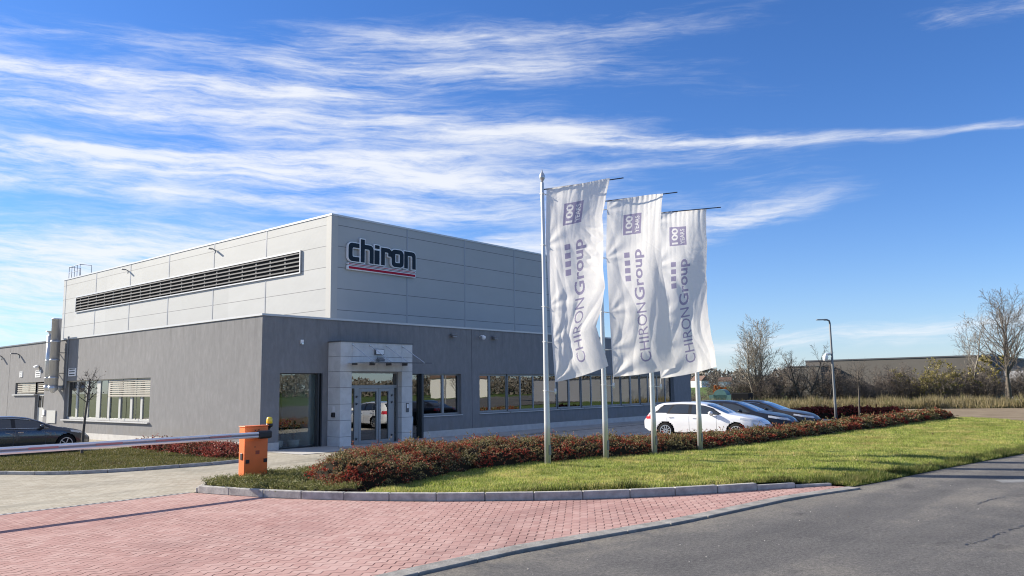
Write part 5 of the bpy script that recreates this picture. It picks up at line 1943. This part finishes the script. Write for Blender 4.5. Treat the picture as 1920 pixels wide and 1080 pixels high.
def make_car(name, label, cat, paint, spec, loc, rz, group=None):
    L = spec['L']
    root = thing(name, label, cat, loc, rz, group)
    wr = spec.get('wr', 0.335)
    axr, axf = spec['axles']
    seams = spec['seams']
    u = set(np.round(np.linspace(0, L, int(L / 0.028)), 4))
    for s in seams:
        u = {q for q in u if abs(q - s) > 0.016} | {s - 0.007, s + 0.007}
    u = np.array(sorted(u))
    top = smooth_tab(spec['top'], u, 0.05)
    belt = smooth_tab(spec['belt'], u, 0.06)
    wb = smooth_tab(spec['wb'], u, 0.07)
    wt = smooth_tab(spec['wt'], u, 0.07)
    zb = smooth_tab(spec['zb'], u, 0.04)
    K = None
    G = []
    for i in range(len(u)):
        be = min(belt[i], top[i] - 0.055)
        zbm = min(zb[i], be - 0.12)
        w, v = wb[i], min(wt[i], wb[i] * 0.93)
        hm = be - zbm
        pts = [(0, zbm), (0.80 * w, zbm), (0.955 * w, zbm + 0.05), (0.985 * w, zbm + 0.20 * hm), (1.0 * w, zbm + 0.55 * hm), (0.992 * w, zbm + 0.80 * hm), (0.955 * w, be - 0.01),
               (0.925 * w, be + 0.02 * (top[i] - be)), (v + (0.925 * w - v) * 0.48, be + (top[i] - be) * 0.5), (v, top[i] - 0.17 * (top[i] - be) - 0.005), (v - 0.10, top[i] - 0.02), (0.5 * v, top[i]), (0, top[i] + 0.006)]
        pts = [np.array(p) for p in pts]
        for _ in range(2):
            q = [pts[0]]
            for a, b in zip(pts[:-1], pts[1:]):
                q += [a * 0.75 + b * 0.25, a * 0.25 + b * 0.75]
            q.append(pts[-1])
            pts = q
        half = pts
        full = [(p[0], p[1]) for p in half] + [(-p[0], p[1]) for p in half[-2::-1]]
        K = len(full)
        G.append(full)
    V = np.array([(u[i], -G[i][k][0], G[i][k][1]) for i in range(len(u)) for k in range(K)])
    faces = {}

    def add(key, f):
        faces.setdefault(key, []).append(f)
    ws0, ws1 = spec['ws']
    rw0, rw1 = spec['rw']
    fa, ra_, pil = spec['front_lim'], spec['rear_lim'], spec['pillars']
    for i in range(len(u) - 1):
        uc = (u[i] + u[i + 1]) / 2
        tp, be, w, v = (top[i] + top[i + 1]) / 2, (belt[i] + belt[i + 1]) / 2, (wb[i] + wb[i + 1]) / 2, (wt[i] + wt[i + 1]) / 2
        be = min(be, tp - 0.055)
        for k in range(K - 1):
            f = (i * K + k, (i + 1) * K + k, (i + 1) * K + k + 1, i * K + k + 1)
            c = V[list(f)].mean(0)
            y, z = c[1], c[2]
            ay = abs(y)
            sd_ = 'r' if y < 0 else 'l'
            key = 'body'
            if ay > 0.55 * w and ((uc - axf) ** 2 + (z - wr) ** 2 < (wr + 0.055) ** 2 or (uc - axr) ** 2 + (z - wr) ** 2 < (wr + 0.055) ** 2):
                continue
            cab = tp - be > 0.2
            vv = min(v, 0.93 * w)
            if cab and ay >= vv - 0.035 and z > be + 0.035 and z < tp - 0.19 * (tp - be):
                if uc < fa(z) and uc > ra_(z):
                    key = 'trim'
                    for j, (a, b) in enumerate(pil):
                        if a(z) < uc < b(z) and z > be + 0.055 and z < tp - 0.24 * (tp - be):
                            key = 'side_window' + sd_ + str(j)
            if cab or True:
                if ws0 < uc < ws1 and ay < vv - 0.075 and z > tp - 0.05 and z > be + 0.03:
                    key = 'windscreen'
                if rw0 < uc < rw1 and ay < vv - 0.09 and z > tp - 0.05:
                    key = 'rear_window'
            hl = spec['hl']
            if hl[0] < uc < hl[1] and 0.52 * w < ay and hl[2](uc) < z < hl[3](uc):
                key = 'headlight' + sd_
            if uc < 0.34 and ay > 0.50 and spec['tl'][0] < z < spec['tl'][1]:
                key = 'tail_light' + sd_
            if uc > L - 0.16 and ay < 0.42 and 0.40 < z < spec['grz']:
                key = 'grille'
            if z < 0.30 and key == 'body':
                key = 'sill_trim'
            if key == 'body' and any(abs(uc - s) < 0.006 for s in seams) and 0.34 < z < be - 0.02 and ay > 0.8 * w:
                key = 'seam'
            add(key, f)
    cap0 = tuple(range(K - 1, -1, -1))
    mats = dict(body=paint, trim=CARTRIM, windscreen=CARGLASS, rear_window=CARGLASS, grille=CARTRIM, sill_trim=CARTRIM if spec.get('darksill', True) else paint, seam=CARSEAM)
    names = dict(body='body', trim='window_trim', sill_trim='sill', seam='door_gap')
    for key, fl_ in faces.items():
        base = key.rstrip('0123456789')
        if base[:-1] in ('side_window', 'headlight', 'tail_light'):
            nm = base[:-1]
        else:
            nm = names.get(base, base)
        mt = {'side_window': CARGLASS, 'headlight': HEADL, 'tail_light': TAILL}.get(nm) or mats[key]
        fl_ = np.array(fl_)
        used, inv = np.unique(fl_.ravel(), return_inverse=True)
        np_mesh(nm, V[used], inv.reshape(-1, 4), mt, root, True)
    # closed ends, floor pan and wheel housings
    m = MB()
    m.poly([tuple(V[k]) for k in range(K)])
    m.poly([tuple(V[(len(u) - 1) * K + k]) for k in range(K)])
    m.build('bumper', paint, root)
    m = MB()
    for ax in (axr, axf):
        m.lathe([(wr + 0.05, -0.80), (wr + 0.05, 0.80)], (ax, 0, wr), 28, 'Y')
    m.box(0.5, L - 0.5, -0.6, 0.6, 0.24, 0.5)
    m.build('underbody', DARK, root)
    wy = spec['wy']
    for ax in (axr, axf):
        wheel(root, ax, -wy, wr, -1, spec.get('spokes', 10))
        wheel(root, ax, wy, wr, 1, spec.get('spokes', 10))
    MB().box(L - 0.012, L + 0.004, -0.26, 0.26, 0.36, 0.47).build('number_plate', WHITEP, root, bevel=0.004)
    # mirrors, door handles
    mu = spec['mirror']
    bi = float(np.interp(mu, u, belt))
    wi = float(np.interp(mu, u, wb))
    for s in (-1, 1):
        m = MB()
        m.lathe([(0.02, -0.11), (0.075, -0.09), (0.095, 0.0), (0.085, 0.09), (0.03, 0.115)], (0, 0, 0), 12, 'Y')
        for k in range(len(m.v)):
            x_, y_, z_ = m.v[k]
            m.v[k] = (mu + x_ * 0.9, s * (wi + 0.10) + y_, bi + 0.10 + z_ * 0.85)
        mir = m.build('side_mirror', paint, root, True)
        MB().box(mu - 0.04, mu + 0.05, s * (wi + 0.03) - 0.06, s * (wi + 0.03) + 0.06, bi + 0.0, bi + 0.04).build('mirror_foot', CARTRIM, mir)
    for hu in spec['handles']:
        bi = float(np.interp(hu, u, belt))
        wi = float(np.interp(hu, u, wb))
        for s in (-1, 1):
            MB().obox((hu, s * (wi * 0.99 + 0.012), bi - 0.11), (1, 0, 0), (0, 1, 0), (0, 0, 1), 0.10, 0.014, 0.014).build('door_handle', spec.get('handle_mat', paint), root, bevel=0.006)
    if spec.get('chrome'):
        for s in (-1, 1):
            zz = [float(np.interp(q, u, belt)) + 0.03 for q in np.linspace(0.8, 3.2, 12)]
            ww = [float(np.interp(q, u, wb)) * 0.935 for q in np.linspace(0.8, 3.2, 12)]
            m = MB()
            m.tube([(q, s * w_, z_) for q, w_, z_ in zip(np.linspace(0.8, 3.2, 12), ww, zz)], 0.012, 6)
            tt = np.linspace(0.9, spec['chrome'], 14)
            m.tube([(q, s * (float(np.interp(q, u, wt)) + 0.028), float(np.interp(q, u, top)) - 0.10) for q in tt], 0.012, 6)
            m.build('chrome_strip', CHROME, root, True)
    if spec.get('rails'):
        for s in (-1, 1):
            m = MB()
            m.tube([(q, s * (float(np.interp(q, u, wt)) - 0.09), float(np.interp(q, u, top)) + 0.015) for q in np.linspace(0.75, 2.75, 10)], 0.017, 6)
            m.build('roof_rail', spec['rails'], root, True)
    return root


WAGON = dict(L=4.87, axles=(0.98, 3.86), wy=0.80, wr=0.335,
             top=[(0, 0.76), (0.06, 0.90), (0.16, 1.04), (0.46, 1.37), (0.72, 1.445), (1.5, 1.485), (2.1, 1.475), (2.55, 1.42), (2.9, 1.30), (3.45, 1.065), (3.62, 1.02), (4.1, 0.945), (4.5, 0.855), (4.72, 0.75), (4.82, 0.64), (4.87, 0.56)],
             belt=[(0, 0.70), (0.12, 0.96), (0.5, 1.00), (1.6, 0.985), (3.2, 0.95), (3.8, 0.90), (4.4, 0.78), (4.87, 0.52)],
             wb=[(0, 0.70), (0.1, 0.80), (0.5, 0.89), (1.4, 0.925), (3.4, 0.925), (4.1, 0.89), (4.5, 0.79), (4.75, 0.62), (4.87, 0.48)],
             wt=[(0, 0.62), (0.4, 0.60), (0.9, 0.62), (2.2, 0.63), (2.9, 0.68), (3.5, 0.78), (4.2, 0.74), (4.87, 0.40)],
             zb=[(0, 0.38), (0.25, 0.24), (0.8, 0.20), (4.3, 0.19), (4.7, 0.22), (4.87, 0.30)],
             ws=(2.62, 3.50), rw=(0.14, 0.50),
             front_lim=lambda z: 3.36 - (z - 0.98) * 1.75, rear_lim=lambda z: 0.42 + (z - 1.0) * 1.1,
             pillars=[(lambda z: 0.50 + (z - 1.0) * 1.15, lambda z: 1.02 + (z - 1.0) * 0.55), (lambda z: 1.10 + (z - 1.0) * 0.55, lambda z: 1.93), (lambda z: 2.07, lambda z: 3.26 - (z - 0.98) * 1.75)],
             hl=(4.02, 4.78, lambda u_: 0.80 - (u_ - 4.05) * 0.18, lambda u_: 0.875 - (u_ - 4.05) * 0.17), tl=(0.80, 0.98), grz=0.62,
             seams=[1.06, 1.99, 3.10], handles=[1.22, 2.22], mirror=2.92)
FAST = dict(WAGON)
FAST.update(L=4.94, axles=(1.02, 3.95), wr=0.345, spokes=10,
            top=[(0, 0.80), (0.05, 0.98), (0.5, 1.06), (0.95, 1.24), (1.4, 1.37), (1.95, 1.43), (2.45, 1.41), (2.85, 1.30), (3.45, 1.05), (3.65, 1.00), (4.2, 0.93), (4.6, 0.84), (4.80, 0.74), (4.90, 0.62), (4.94, 0.56)],
            rw=(0.62, 1.30), rear_lim=lambda z: 0.80 + (z - 0.98) * 1.6,
            front_lim=lambda z: 3.40 - (z - 0.98) * 1.8,
            pillars=[(lambda z: 0.90 + (z - 0.98) * 1.6, lambda z: 1.12 + (z - 1.0) * 0.4), (lambda z: 1.17 + (z - 1.0) * 0.3, lambda z: 1.98), (lambda z: 2.06, lambda z: 3.30 - (z - 0.98) * 1.8)],
            hl=(4.10, 4.84, lambda u_: 0.77 - (u_ - 4.1) * 0.16, lambda u_: 0.85 - (u_ - 4.1) * 0.16), seams=[1.10, 2.02, 3.16], handles=[1.3, 2.28], mirror=2.98, chrome=2.6, handle_mat=CHROME)
WHITE = simple('car_paint_white', (0.74, 0.75, 0.77), 0.22, coat=1.0)
NAVY = simple('car_paint_black_blue', (0.008, 0.011, 0.020), 0.3, 0.0, coat=0.35, spec=0.3)
GREYB = simple('car_paint_dark_grey', (0.030, 0.028, 0.031), 0.32, 0.1, coat=0.35, spec=0.3)
SLATE = simple('car_paint_slate', (0.050, 0.058, 0.070), 0.25, 0.55, coat=1.0)
make_car('parked_car', 'white estate car parked nose to the hedge, first of the three', 'car', WHITE, WAGON, (13.95, -8.95, 0.005), R(-84), 'cars parked behind the hedge')
make_car('parked_car', 'black estate car parked between the white and the dark grey car', 'car', NAVY, WAGON, (16.75, -9.05, 0.005), R(-86), 'cars parked behind the hedge')
make_car('parked_car', 'dark grey car with chrome window trim, farthest of the three by the hedge', 'car', GREYB, dict(FAST, seams=WAGON['seams']), (19.6, -9.0, 0.005), R(-86), 'cars parked behind the hedge')
for o in list(COL.objects):
    if o.name.startswith('parked_car'):
        o.scale = (1.06, 1.04, 1.05)
make_car('parked_car', 'slate grey estate car at the left edge behind the barrier arm', 'car', SLATE, dict(WAGON, chrome=2.6, handle_mat=CHROME, wr=0.345, spokes=5), (-8.15, 7.75, 0.005), 0.0)

# ------------------------------------------------------------------ street lamp
t = thing('street_lamp', 'slim grey lamp post with a flat arm to the left and a white camera halfway', 'street lamp', (24.04, -13.64, 0))
m = MB()
m.lathe([(0.072, 0.0), (0.068, 1.2), (0.045, 5.3), (0.043, 5.32)], (0, 0, 0), 12)
m.build('post', LAMPG, t, True)
AD = -FD
m = MB()
m.tube([(0, 0, 5.28), AD * 0.03 + Vector((0, 0, 5.42)), AD * 0.14 + Vector((0, 0, 5.47)), AD * 0.3 + Vector((0, 0, 5.475))], 0.045, 8)
m.build('bend', LAMPG, t, True)
MB().obox(AD * 0.43 + Vector((0, 0, 5.475)), AD, AD.cross(Vector((0, 0, 1))), (0, 0, 1), 0.24, 0.10, 0.024).build('lamp_head', LAMPG, t, bevel=0.01)
t = thing('security_camera', 'white dome camera on a bracket halfway up the street lamp', 'camera', (24.04, -13.64, 3.72))
m = MB()
m.tube([AD * 0.06, AD * 0.30 + Vector((0, 0, 0.02)), AD * 0.34 + Vector((0, 0, -0.06))], 0.045, 8)
m.build('bracket', WHITEP, t, True)
MB().lathe([(0.03, -0.36), (0.10, -0.32), (0.125, -0.22), (0.125, -0.08), (0.07, -0.03)], tuple(AD * 0.34), 14).build('dome', WHITEP, t, True)


# ------------------------------------------------------------------ bare trees
def tree_segments(rng, p, d, L, r, lvl, spec, out, tips):
    n = spec['n'][lvl]
    pts, rad = [p.copy()], [r]
    dd = d.copy()
    for i in range(n):
        dd = (dd + Vector((rng.gauss(0, 1), rng.gauss(0, 1), rng.gauss(0, 1))) * (spec.get('wob0', spec['wob']) if lvl == 0 else spec['wob']) + Vector((0, 0, spec['up'][lvl]))).normalized()
        p = p + dd * (L / n)
        pts.append(p.copy())
        rad.append(r * (1 - (i + 1) / n * spec['taper'][lvl]))
    out.append((lvl, pts, rad))
    if lvl + 1 >= len(spec['n']):
        tips.append(pts)
        return
    nc = spec['kids'][lvl]
    nc = max(1, int(nc * rng.uniform(0.8, 1.25)))
    a0 = rng.uniform(0, 2 * PI)
    for k in range(nc):
        f = spec['from'][lvl] + (1 - spec['from'][lvl]) * (k + rng.uniform(0.1, 0.9)) / nc
        j = min(n - 1, int(f * n))
        q = pts[j].lerp(pts[j + 1], f * n - j)
        ax = (pts[j + 1] - pts[j]).normalized()
        a = a0 + k * 2.4 + rng.gauss(0, 0.3)
        ref = Vector((0, 0, 1)) if abs(ax.z) < 0.9 else Vector((1, 0, 0))
        s = ax.cross(ref).normalized()
        s2 = ax.cross(s)
        an = R(rng.gauss(spec['ang'][lvl], 8))
        nd = (ax * math.cos(an) + (s * math.cos(a) + s2 * math.sin(a)) * math.sin(an)).normalized()
        ll = L * spec['len'][lvl] * rng.uniform(0.75, 1.2) * (1.0 - 0.55 * f if lvl == 0 else 1.0 - 0.35 * f)
        tree_segments(rng, q, nd, ll, max(spec['rmin'], rad[j] * spec['rr'][lvl]), lvl + 1, spec, out, tips)


def build_tree(name, label, cat, loc, seed, height, r0, spec, bark, group=None, stems=1, spread=0.35, leaves=None):
    rng = random.Random(seed)
    t = thing(name, label, cat, loc, 0, group)
    out, tips = [], []
    for s in range(stems):
        a = 2 * PI * s / max(1, stems) + rng.uniform(0, 1)
        d = Vector((math.cos(a) * spread * (stems > 1), math.sin(a) * spread * (stems > 1), 1)).normalized()
        b = Vector((math.cos(a) * 0.25 * (stems > 1), math.sin(a) * 0.25 * (stems > 1), 0))
        tree_segments(rng, b, d, height * (rng.uniform(0.7, 1.0) if s else 1.0) * spec.get('trunk', 1.0), r0, 0, spec, out, tips)
    mt, mc = MB(), MB()
    for lvl, pts, rad in out:
        if lvl == 0:
            mt.tube(pts, rad, 7, False)
        else:
            mc.tube(pts, rad, 4 if lvl == 1 else 3, False)
    mt.build('trunk', bark, t, True)
    mc.build('branches', bark, t, False, fix=False)
    if leaves:
        mat, n, size = leaves
        lv = MB()
        for i in range(n):
            pts = rng.choice(tips)
            c = pts[rng.randrange(len(pts))] + Vector((rng.gauss(0, .05), rng.gauss(0, .05), rng.gauss(0, .05)))
            ax = Vector((rng.gauss(0, 1), rng.gauss(0, 1), rng.gauss(0, 1))).normalized() * size * rng.uniform(0.6, 1.2)
            q = ax.cross(Vector((rng.gauss(0, 1), rng.gauss(0, 1), rng.gauss(0, 1)))).normalized() * size * 0.5
            lv.quad(c - ax, c + q, c + ax, c - q)
        lv.build('leaves', mat, t, fix=False)
    return t


TALL = dict(n=[9, 6, 5, 3], kids=[15, 8, 5], ang=[42, 38, 38], len=[0.50, 0.46, 0.42], up=[0.03, 0.10, 0.06, 0.02], wob=0.10, taper=[0.9, 0.85, 0.8, 0.5], rr=[0.5, 0.55, 0.6], rmin=0.013)
TALL['from'] = [0.25, 0.15, 0.15]
BUSH = dict(n=[6, 5, 4, 3], kids=[9, 7, 5], ang=[38, 40, 42], len=[0.55, 0.52, 0.5], up=[0.02, 0.07, 0.03, 0.0], wob=0.16, taper=[0.8, 0.8, 0.8, 0.5], rr=[0.55, 0.6, 0.65], rmin=0.012)
BUSH['from'] = [0.15, 0.1, 0.1]
YOUNG = dict(n=[7, 6, 4], kids=[15, 8], ang=[58, 42], len=[0.36, 0.5], up=[0.0, 0.10, 0.05], wob=0.07, taper=[0.5, 0.75, 0.6], rr=[0.42, 0.6], rmin=0.005)
YOUNG['from'] = [0.66, 0.25]

YOUNG['wob0'] = 0.02
build_tree('young_tree', 'young leafless tree with slim pale trunk on the turf bed', 'tree', (-4.98, 3.57, 0.09), 4, 2.75, 0.055, YOUNG, BARK, leaves=(simple('withered_leaves', (0.05, 0.035, 0.03), 0.9), 40, 0.05))
YOUNG['wob0'] = 0.02
Y2 = dict(YOUNG, len=[0.55, 0.5], ang=[48, 42])
build_tree('young_tree', 'young leafless tree with a small crown just right of the street lamp', 'tree', (25.85, -14.24, 0.0), 9, 2.9, 0.05, Y2, BARK)
ZG = -0.06
build_tree('bare_tree', 'tall multi stemmed bare tree with pale trunks behind the parked cars', 'tree', (60.0, 5.7, ZG), 21, 8.0, 0.15, dict(TALL, kids=[19, 10, 7]), BARKP, stems=3, spread=0.16)
build_tree('bare_tree', 'broad leafless tree right beside the pale stemmed one', 'tree', (62.8, 1.9, ZG), 22, 5.6, 0.13, BUSH, BARK, stems=3, spread=0.4)
build_tree('bare_tree', 'tallest bare tree at the right edge of the photo', 'tree', (70.6, -14.6, ZG), 23, 10.6, 0.20, dict(TALL, kids=[19, 10, 6]), BARK, stems=2, spread=0.14)
build_tree('bare_tree', 'slender bare tree with a pale trunk in front of the pale grey hall', 'tree', (74.1, -11.07, ZG), 24, 8.2, 0.14, TALL, BARKP)
build_tree('bare_tree', 'bare tree at the far right edge partly behind the tallest tree', 'tree', (75.5, -18.0, ZG), 31, 7.5, 0.12, TALL, BARKR)
build_tree('bare_tree', 'thin bare tree rising behind the yellow leaved shrub', 'tree', (86.0, -9.6, ZG), 32, 8.2, 0.10, TALL, BARKR)
build_tree('leafy_shrub', 'large round shrub still carrying small yellow green leaves', 'shrub', (68.9, -7.95, ZG), 25, 4.4, 0.06, BUSH, BARKR, stems=7, spread=0.6, leaves=(LEAFY, 4200, 0.10))
build_tree('sumac_tree', 'small crooked tree with pale yellow leaf tufts before the pale hall', 'tree', (72.5, -12.4, ZG), 26, 4.6, 0.09, dict(BUSH, kids=[6, 5, 4]), BARK, stems=2, spread=0.3, leaves=(LEAFY, 900, 0.15))
build_tree('bare_tree', 'small bare bushy tree with a dark crown left of the street lamp', 'tree', (64.5, 0.0, ZG), 27, 4.2, 0.11, BUSH, BARKR, stems=2, spread=0.4)
# thicket of bare bushes: four kinds, copied
protos = []
for k in range(4):
    protos.append(build_tree('bare_bush', 'leafless brown bush in the thicket before the dark grey hall', 'bush', (0, 0, ZG), 40 + k, 2.6 + 0.4 * k, 0.035, dict(BUSH, kids=[10, 7, 4]), (BARKR, BARK, BARKR, BARK)[k], 'leafless bushes along the field edge', stems=8, spread=0.62))
rng = random.Random(77)
# along the line from behind the cars to the right edge
spots = []
line = [(57.5, 9.5), (60.5, 4.0), (63.5, 0.5), (66.0, -3.0), (69.0, -7.0), (72.0, -12.0), (74.0, -18.0), (76, -22)]
Ls = [0]
for a, b in zip(line[:-1], line[1:]):
    Ls.append(Ls[-1] + math.hypot(b[0] - a[0], b[1] - a[1]))
nb = 52
for i in range(nb):
    s = Ls[-1] * (i + rng.uniform(0, 1)) / nb
    x = np.interp(s, Ls, [p[0] for p in line]) + rng.uniform(-1.0, 5.5)
    y = np.interp(s, Ls, [p[1] for p in line]) + rng.uniform(-0.6, 0.6)
    spots.append((x, y))
for i, (x, y) in enumerate(spots):
    o = protos[i] if i < 4 else copy_tree(protos[i % 4])
    o.location = (x, y, ZG)
    o.rotation_euler = (0, 0, rng.uniform(0, 6.28))
    sc = rng.uniform(0.6, 1.25)
    o.scale = (sc, sc, sc * rng.uniform(0.85, 1.1))

for i, (x, y, sc) in enumerate([(38.5, 1.2, 0.42), (40.5, 3.4, 0.5), (43.5, 4.6, 0.55), (46.5, 7.5, 0.62), (47.0, 4.0, 0.45), (52.0, 9.5, 0.7)]):
    o = copy_tree(protos[i % 4])
    o.location = (x, y, ZG)
    o.rotation_euler = (0, 0, i * 1.3)
    o.scale = (sc * 1.5, sc * 1.5, sc * 0.9)
    o['label'] = 'low brown scrub growing beyond the end of the grey building'
    o['group'] = 'low scrub beyond the building'
# orange young tree and container behind the cars
build_tree('orange_shrub', 'little conical tree with orange leaves near the teal container', 'shrub', (57.5, 8.2, ZG), 51, 2.6, 0.03, dict(BUSH, kids=[12, 5, 3], ang=[30, 35, 40], len=[0.35, 0.5, 0.5]), BARKR, leaves=(LEAFO, 1500, 0.07))
t = thing('waste_container', 'teal container with a dark open side beyond the parked cars', 'container', (51.0, 5.2, -0.05), R(12))
m = MB()
m.box(-0.8, 0.8, -1.0, 1.0, 0.25, 1.35)
m.tube([(-0.8, 0, 1.25), (0.8, 0, 1.25)], 0.62, 16)
m.build('tank_body', TEAL, t)
MB().box(-0.9, 0.9, -2.6, -1.05, 0.2, 1.5).build('side_box', DARK, t, bevel=0.05)
m = MB()
for yy in (-2.2, -0.6, 0.8):
    m.box(-0.75, 0.75, yy - 0.06, yy + 0.06, 0.0, 0.26)
m.build('skid', DARK, t)

# ------------------------------------------------------------------ far buildings and wood
h1 = thing('grey_hall', 'long low dark grey industrial hall behind the thicket', 'building', (82, 0, 0))
m = MB()
m.box(0, 26, -11.5, 8.5, -0.06, 4.9)
m.box(-4, 0, 8.5 - 3.2, 9.5, -0.06, 4.2)
m.build('wall', HALLG, h1)
m = MB()
m.box(-0.08, 26.08, -11.58, 8.58, 4.9, 5.05)
m.box(-4.08, -0.001, 8.5 - 3.28, 9.58, 4.2, 4.3)
m.build('roof_edge', DARKCOP, h1)
h2 = thing('pale_hall', 'pale grey lower hall with one dark window behind the right hand trees', 'building', (82.5, -30, 0))
MB().box(0, 22, -22, 18.3, -0.06, 3.3).build('wall', HALLL, h2)
MB().box(-0.06, 22.06, -22.06, 18.3, 3.3, 3.45).build('roof_edge', DARKCOP, h2)
f_ = MB().box(-0.05, 0.0, 12.6, 14.6, 1.2, 2.2).build('window', DARK, h2)
MB().box(-0.08, -0.051, 12.5, 14.7, 2.2, 2.28).build('lintel', COPING, f_)


def house(label, loc, rz, w, d, h, wall):
    t = thing('house', label, 'house', loc, rz, 'far houses at the edge of the wood')
    MB().box(-w / 2, w / 2, -d / 2, d / 2, 0, h).build('wall', wall, t)
    m = MB()
    rh = w * 0.42
    m.poly([(-w / 2 - .3, -d / 2 - .3, h), (w / 2 + .3, -d / 2 - .3, h), (0, -d / 2 - .3, h + rh)])
    m.poly([(-w / 2 - .3, d / 2 + .3, h), (w / 2 + .3, d / 2 + .3, h), (0, d / 2 + .3, h + rh)])
    m.quad((-w / 2 - .3, -d / 2 - .3, h), (0, -d / 2 - .3, h + rh), (0, d / 2 + .3, h + rh), (-w / 2 - .3, d / 2 + .3, h))
    m.quad((w / 2 + .3, -d / 2 - .3, h), (0, -d / 2 - .3, h + rh), (0, d / 2 + .3, h + rh), (w / 2 + .3, d / 2 + .3, h))
    m.quad((-w / 2 - .3, -d / 2 - .3, h + .001), (w / 2 + .3, -d / 2 - .3, h + .001), (w / 2 + .3, d / 2 + .3, h + .001), (-w / 2 - .3, d / 2 + .3, h + .001))
    m.build('roof', HOUSER, t)
    m = MB()
    for xx in (-w * 0.25, w * 0.25):
        m.box(xx - 0.5, xx + 0.5, -d / 2 - 0.04, -d / 2, 1.0, 2.2)
    m.build('window', DARK, t)


def far(px_a, dist):
    """point at an angle (radians right of the view axis) and distance"""
    a = R(YAW) - px_a
    return (CAM.x + math.cos(a) * dist, CAM.y + math.sin(a) * dist)


p = far(0.262, 640)
house('small white house far away beside the pale stemmed tree', (p[0], p[1], -0.06), R(200), 8, 10, 4.2, HOUSEW)
p = far(0.232, 620)
house('pale house far away seen just right of the farthest flag', (p[0], p[1], -0.06), R(160), 9, 12, 5.0, HOUSEW)
p = far(0.95, 180)
house('white house across the field, reflected in the window band', (p[0], p[1], -0.06), R(20), 9, 12, 4.6, HOUSEW)
p = far(1.22, 160)
house('white gabled house across the road, reflected in the window band', (p[0], p[1], -0.06), R(70), 9, 14, 4.6, HOUSEW)


def far_wood(name, label, a0, a1, d0, d1, n, h, seed, size):
    r = np.random.default_rng(seed)
    a = R(YAW) - r.uniform(a0, a1, n)
    d = r.uniform(d0, d1, n)
    x, y = CAM.x + np.cos(a) * d, CAM.y + np.sin(a) * d
    prof = np.array([0.62 + 0.38 * mnoise.noise((q * 14, 0.3, seed * 1.0)) + 0.25 * mnoise.noise((q * 60, 2.3, seed * 1.0)) for q in a])
    z = r.uniform(0, 1, n) ** 0.8 * h * prof
    c = np.stack([x, y, z], 1)
    ax = r.normal(0, 1, (n, 3))
    ax[:, 2] *= 1.4
    ax /= np.linalg.norm(ax, axis=1)[:, None]
    q = np.cross(ax, r.normal(0, 1, (n, 3)))
    q /= np.linalg.norm(q, axis=1)[:, None]
    s = size * r.uniform(0.5, 1.3, n)[:, None]
    V = np.stack([c - ax * s, c + q * s * .35, c + ax * s, c - q * s * .35], 1).reshape(-1, 3)
    tag(np_mesh(name, V, np.arange(len(V)).reshape(-1, 4), WOODL), label, 'wood', kind='stuff')


far_wood('far_wood', 'low grey brown wood on the horizon', -0.9, 1.0, 660, 780, 30000, 21.0, 5, 2.4)
far_wood('roadside_wood', 'brown wood across the road, seen in the window reflections', 0.72, 2.6, 210, 250, 42000, 10.0, 6, 0.75)
#MARK3
